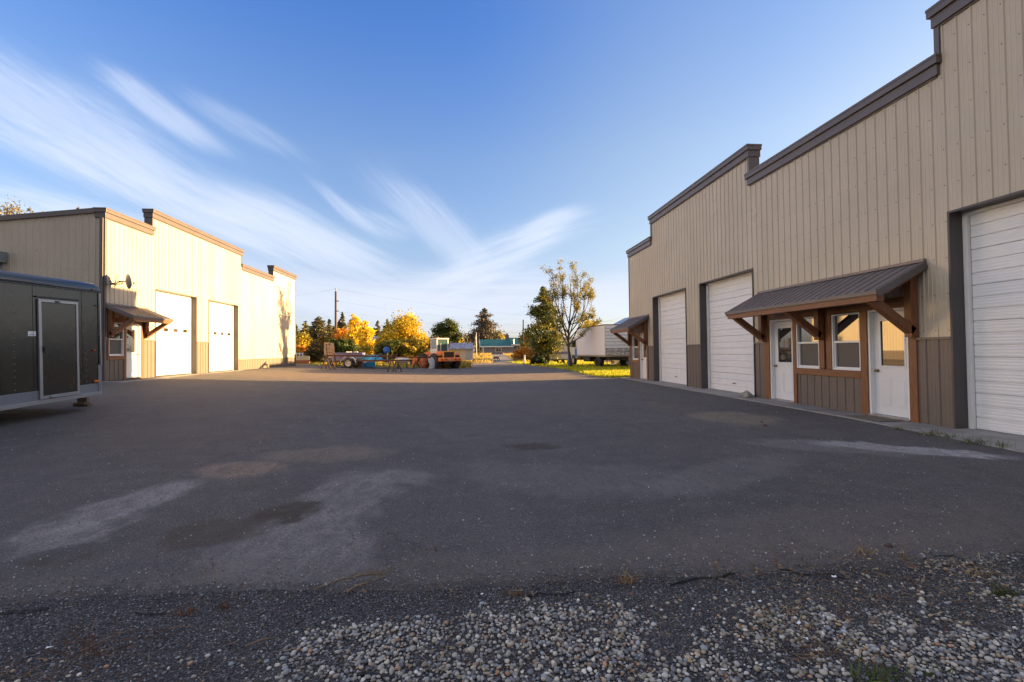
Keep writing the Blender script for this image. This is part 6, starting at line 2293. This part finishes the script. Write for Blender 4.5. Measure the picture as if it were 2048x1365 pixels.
def gpx(px, py):
    """ground point under a place of the photograph"""
    d = cam_vec((px - 1024) / F_PX, -(py - 682.5) / F_PX, 1)
    z = 0.0
    for _ in range(8):
        t_ = (z - HC) / d.z
        z = .5 * z + .5 * gz(d.x * t_, d.y * t_)
    return Vector((d.x * t_, d.y * t_, z))


def tuft(px, py, n, h, colors, label, seed, name='grass_tuft', cat='grass tuft', w=.0022, spread=.05, leanmax=.9, group=None):
    g = np.random.default_rng(seed)
    p = gpx(px, py)
    if group and 'apron' in group:
        p.z += .02; h *= 1.5; w *= 1.6
    V, Cc = [], []
    for k in range(n):
        b = np.array(p) + np.array([g.normal() * spread, g.normal() * spread * .6, -.003])
        L_ = h * g.uniform(.4, 1.15)
        az, ln = g.uniform(0, 6.28), g.uniform(.05, leanmax)
        d = np.array([math.cos(az) * ln, math.sin(az) * ln, 1.0]); d /= np.linalg.norm(d)
        side = np.cross(d, [g.normal(), g.normal(), .1]); side /= np.linalg.norm(side)
        c = pal(g, 1, colors, .2)
        prev = b
        segs = 3
        ww = w * g.uniform(.7, 1.4)
        pts = [b + d * L_ * s_ + np.array([math.cos(az), math.sin(az), -.6]) * ln * L_ * .35 * s_ ** 2 for s_ in (0, .35, .7, 1.0)]
        ws = [ww, ww * .85, ww * .55, ww * .12]
        for i in range(segs):
            V += [pts[i] - side * ws[i], pts[i] + side * ws[i], pts[i + 1] + side * ws[i + 1], pts[i + 1] - side * ws[i + 1]]
            Cc += [c[0]] * 4
    o = np_mesh(name, np.array(V), np.arange(len(V)).reshape(-1, 4), M['grass'], None, np.array(Cc))
    return meta(o, label, cat, group)


G_GREEN = [(.09, .14, .03), (.13, .17, .04), (.07, .10, .02)]
G_DRY = [(.32, .23, .11), (.40, .30, .15), (.22, .14, .07)]
G_RUST = [(.20, .09, .04), (.28, .14, .06), (.14, .07, .03)]
tuft(1795, 862, 26, .06, G_GREEN, 'tiny green tuft on the apron edge right of the doormat', 1, spread=.08, group='grass tufts on the apron edge')
tuft(1862, 872, 60, .085, G_GREEN + G_DRY[:1], 'green tuft on the apron edge under the brown wainscot', 2, spread=.12, group='grass tufts on the apron edge')
tuft(1895, 878, 36, .075, G_GREEN, 'small green tuft just left of the nearest garage door edge', 3, spread=.07, group='grass tufts on the apron edge')
tuft(1945, 890, 60, .085, G_GREEN, 'widest green tuft on the apron before the nearest garage door', 4, spread=.13, group='grass tufts on the apron edge')
tuft(2005, 898, 36, .09, G_GREEN + G_DRY[:1], 'green tuft on the apron at the right edge of the photo', 5, spread=.08, group='grass tufts on the apron edge')
tuft(2008, 1190, 90, .075, [(.06, .08, .02), (.10, .11, .03)], 'dense dark green tuft among pebbles at the right edge', 6, spread=.03, group='grass clumps in the gravel')
tuft(1740, 1360, 34, .085, G_GREEN, 'fresh green blades at the bottom edge, left clump', 7, spread=.06, w=.003, group='grass clumps in the gravel')
tuft(1785, 1355, 26, .08, G_GREEN, 'fresh green blades at the bottom edge, middle clump', 8, spread=.04, w=.003, group='grass clumps in the gravel')
tuft(1862, 1350, 14, .07, G_GREEN, 'fresh green blades at the bottom edge, right sparse clump', 9, spread=.03, w=.003, group='grass clumps in the gravel')
tuft(1735, 1110, 46, .10, G_DRY, 'pale straw tuft lying at the asphalt edge on the right', 10, spread=.04, leanmax=2.2, group='dry tufts at the asphalt edge')
tuft(1800, 1118, 30, .09, G_DRY, 'smaller straw tuft right of the pale one at the asphalt edge', 11, spread=.03, leanmax=2.2, group='dry tufts at the asphalt edge')
tuft(1255, 1165, 46, .085, G_DRY + G_RUST[:1], 'dry brown tuft at the asphalt edge right of centre', 12, spread=.03, leanmax=1.2, group='dry tufts at the asphalt edge')
tuft(1030, 1190, 30, .06, G_RUST + G_DRY[:1], 'rusty dry tuft at the upper rim of the pebbles, in the middle', 13, spread=.03, leanmax=1.8, group='dry tufts at the asphalt edge')
tuft(1640, 1300, 90, .12, G_RUST + G_DRY, 'tangled reddish dry weeds in the bare patch on the right', 14, spread=.13, leanmax=2.6, w=.0016, group='tangled dry weeds in the gravel')
tuft(1560, 1250, 60, .12, G_DRY, 'tangled straw weeds left of the reddish ones', 15, spread=.12, leanmax=2.6, w=.0014, group='tangled dry weeds in the gravel')
tuft(205, 1290, 60, .10, G_RUST, 'reddish brown dry weeds on the dark grit at lower left', 16, spread=.14, leanmax=2.4, w=.0018, group='tangled dry weeds in the gravel')
tuft(60, 1345, 50, .09, G_RUST + G_DRY[:1], 'brown dry weeds in the lower left corner', 17, spread=.12, leanmax=2.4, w=.0018, group='tangled dry weeds in the gravel')
tuft(450, 1215, 26, .07, G_RUST, 'small rusty weed on the dark grit left of centre', 18, spread=.03, leanmax=1.6, group='tangled dry weeds in the gravel')
tuft(375, 1225, 24, .07, G_RUST, 'small rusty weed further left on the dark grit', 19, spread=.03, leanmax=1.6, group='tangled dry weeds in the gravel')
tuft(1960, 1150, 26, .10, G_DRY, 'thin straw blades among the pebbles near the right edge', 20, spread=.04, leanmax=1.6, group='tangled dry weeds in the gravel')


def stem(px, py, h, label, seed, group='thin dry weed stems at the asphalt edge'):
    g = np.random.default_rng(seed)
    p = gpx(px, py)
    t = thing('weed_stem', label, 'dry weed', p, group=group)
    top = Vector((g.normal() * .03 * h * 5, g.normal() * .01, h))
    mid = top * .5 + Vector((g.normal() * .008, 0, 0))
    mb = MB(); mb.tube([(0, 0, -.01), mid, top], [.0016, .0013, .0007], 5)
    for k in range(4):
        s_ = g.uniform(.35, .95); q = Vector((0, 0, 0)).lerp(top, s_)
        mb.tube([q, q + Vector((g.normal() * .02, g.normal() * .01, .025))], [.0008, .0005], 4)
    st = mb.build('stem', M['twig'], t, world=False)
    mb = MB()
    for k in range(9):
        s_ = g.uniform(.5, 1.02); q = Vector((0, 0, 0)).lerp(top, s_) + Vector((g.normal() * .006, g.normal() * .004, 0))
        mb.ball(q, .0028, 6, 4, (1, 1, 1.5))
    mb.build('seed_heads', mat('seed_brown', (.12, .05, .03), .9), t, world=False)


for i, (px, py, h, lb) in enumerate([(412, 1170, .20, 'slender stem with seeds standing left of the dusty patch'), (434, 1175, .19, 'leaning slender stem beside its twin at the dusty patch'), (700, 1120, .17, 'single upright reddish stem in front of the dusty patch'),
                                     (762, 1118, .12, 'short reddish stem right of the upright one'), (850, 1130, .10, 'small seedy stem at the asphalt edge near the middle'), (872, 1130, .14, 'slanted thin stem just right of the small seedy one'),
                                     (140, 1210, .16, 'lonely thin stem on the grit at the far left'), (1448, 1118, .09, 'short brown stem at the edge right of centre'), (1420, 1165, .14, 'fuzzy pale stem at the rim of the pebbles'), (1550, 1160, .16, 'curved pale stem on the right at the rim of the pebbles')]):
    stem(px, py, h, lb, 100 + i)


def twig(name, label, pts, r, m='twig', forks=0, seed=0, cat='twig'):
    g = np.random.default_rng(seed)
    P = []
    for (px, py, z) in pts:
        q = gpx(px, py); q.z += z
        P.append(q)
    mb = MB(); mb.tube(P, [r * (1 - .55 * k / (len(P) - 1)) for k in range(len(P))], 7)
    for k in range(forks):
        s_ = g.uniform(.45, .95) * (len(P) - 1); i = int(s_)
        q = P[i].lerp(P[min(i + 1, len(P) - 1)], s_ - i)
        d = (P[-1] - P[0]).normalized() + Vector((g.normal() * .12, g.normal() * .35, abs(g.normal()) * .12))
        mb.tube([q, q + d * g.uniform(.06, .14)], [r * .35, r * .12], 4)
    return meta(mb.build(name, M[m], smooth=True), label, cat)


twig('twig', 'pale forked dry stalk lying on the grit left of centre', [(630, 1181, .01), (680, 1163, .012), (730, 1153, .012), (772, 1152, .016)], .0042, forks=16, seed=3)
twig('twig', 'short bent pale root lying below the forked stalk', [(694, 1188, .012), (712, 1177, .014), (745, 1168, .018), (776, 1156, .02)], .0058, forks=2, seed=4)
twig('twig', 'thin straw lying across the grit toward the lower left', [(160, 1308, .01), (215, 1282, .014), (268, 1262, .012)], .0026, seed=5)
twig('twig', 'brown stick lying between the pebbles left of centre', [(490, 1302, .02), (525, 1290, .025), (552, 1284, .02)], .006, 'sawwood', seed=6)
twig('twig', 'straw standing aslant over the pebbles near the middle', [(1438, 1160, .01), (1480, 1172, .02)], .0025, seed=7)
twig('twig', 'long thin straw over the pebbles on the right', [(1520, 1248, .015), (1560, 1275, .03), (1592, 1300, .01)], .0022, seed=8)


def strip(name, label, pts, w, m, cat, seed=0, group=None):
    """thin curled strip lying on the ground"""
    g = np.random.default_rng(seed)
    P = []
    pts = [(a[0] + (b_[0] - a[0]) * k / 3, a[1] + (b_[1] - a[1]) * k / 3 + g.normal() * 1.1) for a, b_ in zip(pts, pts[1:]) for k in range(3)] + [pts[-1]]
    for (px, py) in pts:
        q = gpx(px, py); P.append(q)
    v, f = [], []
    n = len(P)
    for i, q in enumerate(P):
        d = (P[min(i + 1, n - 1)] - P[max(i - 1, 0)]).normalized()
        sd_ = Vector((-d.y, d.x, 0))
        ww = .6 * w * (.15 + .85 * math.sin(math.pi * (i + .3) / n)) * g.uniform(.8, 1.15)
        z0, z1 = .002 + g.uniform(0, .006), .006 + g.uniform(0, .012)
        for a_, z in ((-1, z0), (1, z1)):
            v.append(q + sd_ * a_ * ww / 2 + Vector((0, 0, z)))
        for a_, z in ((1, z1 - .004), (-1, z0 - .004)):
            v.append(q + sd_ * a_ * ww / 2 + Vector((0, 0, z)))
    for i in range(n - 1):
        for k in range(4):
            f.append((4 * i + k, 4 * i + (k + 1) % 4, 4 * i + 4 + (k + 1) % 4, 4 * i + 4 + k))
    f += [(3, 2, 1, 0), (4 * n - 4, 4 * n - 3, 4 * n - 2, 4 * n - 1)]
    mb = MB().add(v, f)
    return meta(mb.build(name, m, smooth=False), label, cat, group)


FAB = mat('torn_black_fabric', (.012, .012, .013), .7, bump=.4, bscale=200)
GF = 'torn strips of black ground fabric'
strip('fabric_strip', 'torn black fabric strip at the far left on the grit', [(0, 1229), (28, 1228), (55, 1226), (80, 1222), (98, 1220)], .028, FAB, 'fabric strip', 1, GF)
strip('fabric_strip', 'torn black fabric strip in the lower middle among pebbles', [(705, 1354), (730, 1352), (760, 1352), (790, 1360)], .03, FAB, 'fabric strip', 2, GF)
strip('fabric_strip', 'long curled black fabric strip along the asphalt edge on the right', [(1845, 1122), (1875, 1115), (1905, 1117), (1930, 1124), (1952, 1127)], .026, FAB, 'fabric strip', 3, GF)
strip('fabric_strip', 'thin black fabric strip at the rim of the pebbles, right of centre', [(1340, 1175), (1390, 1160), (1440, 1158), (1470, 1150)], .014, FAB, 'fabric strip', 4, GF)
strip('fabric_strip', 'second thin black fabric strip at the rim, further right', [(1560, 1142), (1610, 1152), (1660, 1150), (1690, 1158)], .014, FAB, 'fabric strip', 5, GF)
strip('fabric_strip', 'thin black fabric strip at the rim in the middle', [(1055, 1195), (1090, 1189), (1120, 1191), (1150, 1186)], .013, FAB, 'fabric strip', 6, GF)
strip('fabric_strip', 'faint black fabric strip on the grit left of centre', [(270, 1229), (300, 1232), (330, 1230)], .013, FAB, 'fabric strip', 7, GF)
PAP = mat('white_scrap', (.75, .75, .76), .7)
GP = 'white scraps in the gravel'
for i, (px, py, a_, L_, lb) in enumerate([(1448, 1352, 0, .028, 'white scrap at the bottom edge right of centre'), (1598, 1256, .5, .022, 'white scrap in the dry weeds on the right'), (1610, 1288, -.6, .026, 'white scrap right under the reddish weeds'),
                                          (1668, 1162, -.3, .026, 'torn white scrap at the pebble rim on the right'), (1648, 1243, .3, .014, 'small white scrap beside the reddish weeds'), (1633, 1313, .1, .012, 'small white scrap low on the right'),
                                          (964, 1197, -.1, .016, 'white scrap on the grit near the middle'), (1452, 1190, .2, .014, 'white scrap in the upper pebbles right of centre'), (100, 1306, .4, .03, 'white scrap at lower left'), (1386, 1228, 0, .014, 'tiny white scrap on the pebbles right of centre'),
                                          (1340, 1118, .3, .013, 'tiny white scrap on the asphalt edge right of centre'), (1520, 1212, .2, .016, 'flat white scrap near the straw weeds')]):
    q = gpx(px, py)
    mb = MB()
    g = np.random.default_rng(i + 40)
    rt = Matrix.Rotation(a_, 3, 'Z')
    o2 = [rt @ Vector((L_ / 2 * sx * g.uniform(.8, 1.1), L_ / 4.2 * sy * g.uniform(.7, 1.3), .024 + g.uniform(0, .008))) for sx, sy in ((-1, -1), (0, -1.2), (1, -1), (1, 1), (.1, 1.1), (-1, 1))]
    top_ = [q + v_ for v_ in o2]
    mb.add(top_ + [v_ - Vector((0, 0, .0015)) for v_ in top_], [(0, 1, 2, 3, 4, 5), (11, 10, 9, 8, 7, 6)] + [(k, (k + 1) % 6, 6 + (k + 1) % 6, 6 + k) for k in range(6)])
    meta(mb.build('paper_scrap', PAP), lb, 'paper scrap', GP)


# straw litter and dry leaves near the building
def litter():
    g = np.random.default_rng(90)
    V, Cc = [], []
    spots = [(5.4, 9.2, .8, .9, 420, G_DRY), (4.6, 11.0, .8, 1.2, 200, G_DRY), (-1.9, 2.2, .8, .4, 240, G_RUST), (2.3, 2.6, .9, .5, 700, G_DRY + G_RUST), (.6, 2.3, 1.6, .5, 500, G_DRY + G_RUST), (3.0, 2.7, .8, .5, 400, G_DRY), (.3, 2.9, 2.6, .12, 200, G_DRY + G_RUST), (7.3, 15, .15, 5, 120, G_DRY), (-10.8, 20, 1.0, 2, 100, G_DRY)]
    for cx, cy, sx, sy, n, cols_ in spots:
        for k in range(n):
            x, y = cx + g.normal() * sx * .5, cy + g.normal() * sy * .5
            z = gz(x, y) + .012
            a_ = g.uniform(0, 6.28); L_ = g.uniform(.008, .03); w_ = g.uniform(.0008, .0022)
            d = np.array([math.cos(a_), math.sin(a_), g.normal() * .12]) * L_
            s_ = np.array([-math.sin(a_), math.cos(a_), .25]) * w_
            p = np.array([x, y, z + abs(d[2])])
            if g.uniform() < .12:
                d = d * .45; s_ = s_ / w_ * .006
                p = p + np.array([0, 0, .008])
            V += [p - d - s_, p + d - s_, p + d + s_, p - d + s_]
            Cc += [pal(g, 1, cols_, .25)[0]] * 4
    o = np_mesh('straw_litter', np.array(V), np.arange(len(V)).reshape(-1, 4), M['grass'], None, np.array(Cc))
    meta(o, 'bits of straw and dry leaf strewn over asphalt and grit', 'litter', kind='stuff')


litter()
mb = MB()
for i, (px, py, r_) in enumerate([(1530, 849, .028), (1522, 862, .02)]):
    pass
q = gpx(1530, 853)
stone('clod', 'dark clod lying on the asphalt before the shaded awning', 'clod', (q.x, q.y, q.z + .005), (.03, .04, .022), M['rust'], 8.1)
q = gpx(1523, 846)
stone('clod', 'smaller dark clod just behind the other on the asphalt', 'clod', (q.x, q.y, q.z + .005), (.022, .03, .018), M['rust'], 9.1)
q = gpx(1778, 1096)
stone('pine_cone', 'round brown cone between the straw tufts at the asphalt edge', 'pine cone', (q.x, q.y, q.z), (.02, .02, .024), M['bark'], 6.1)
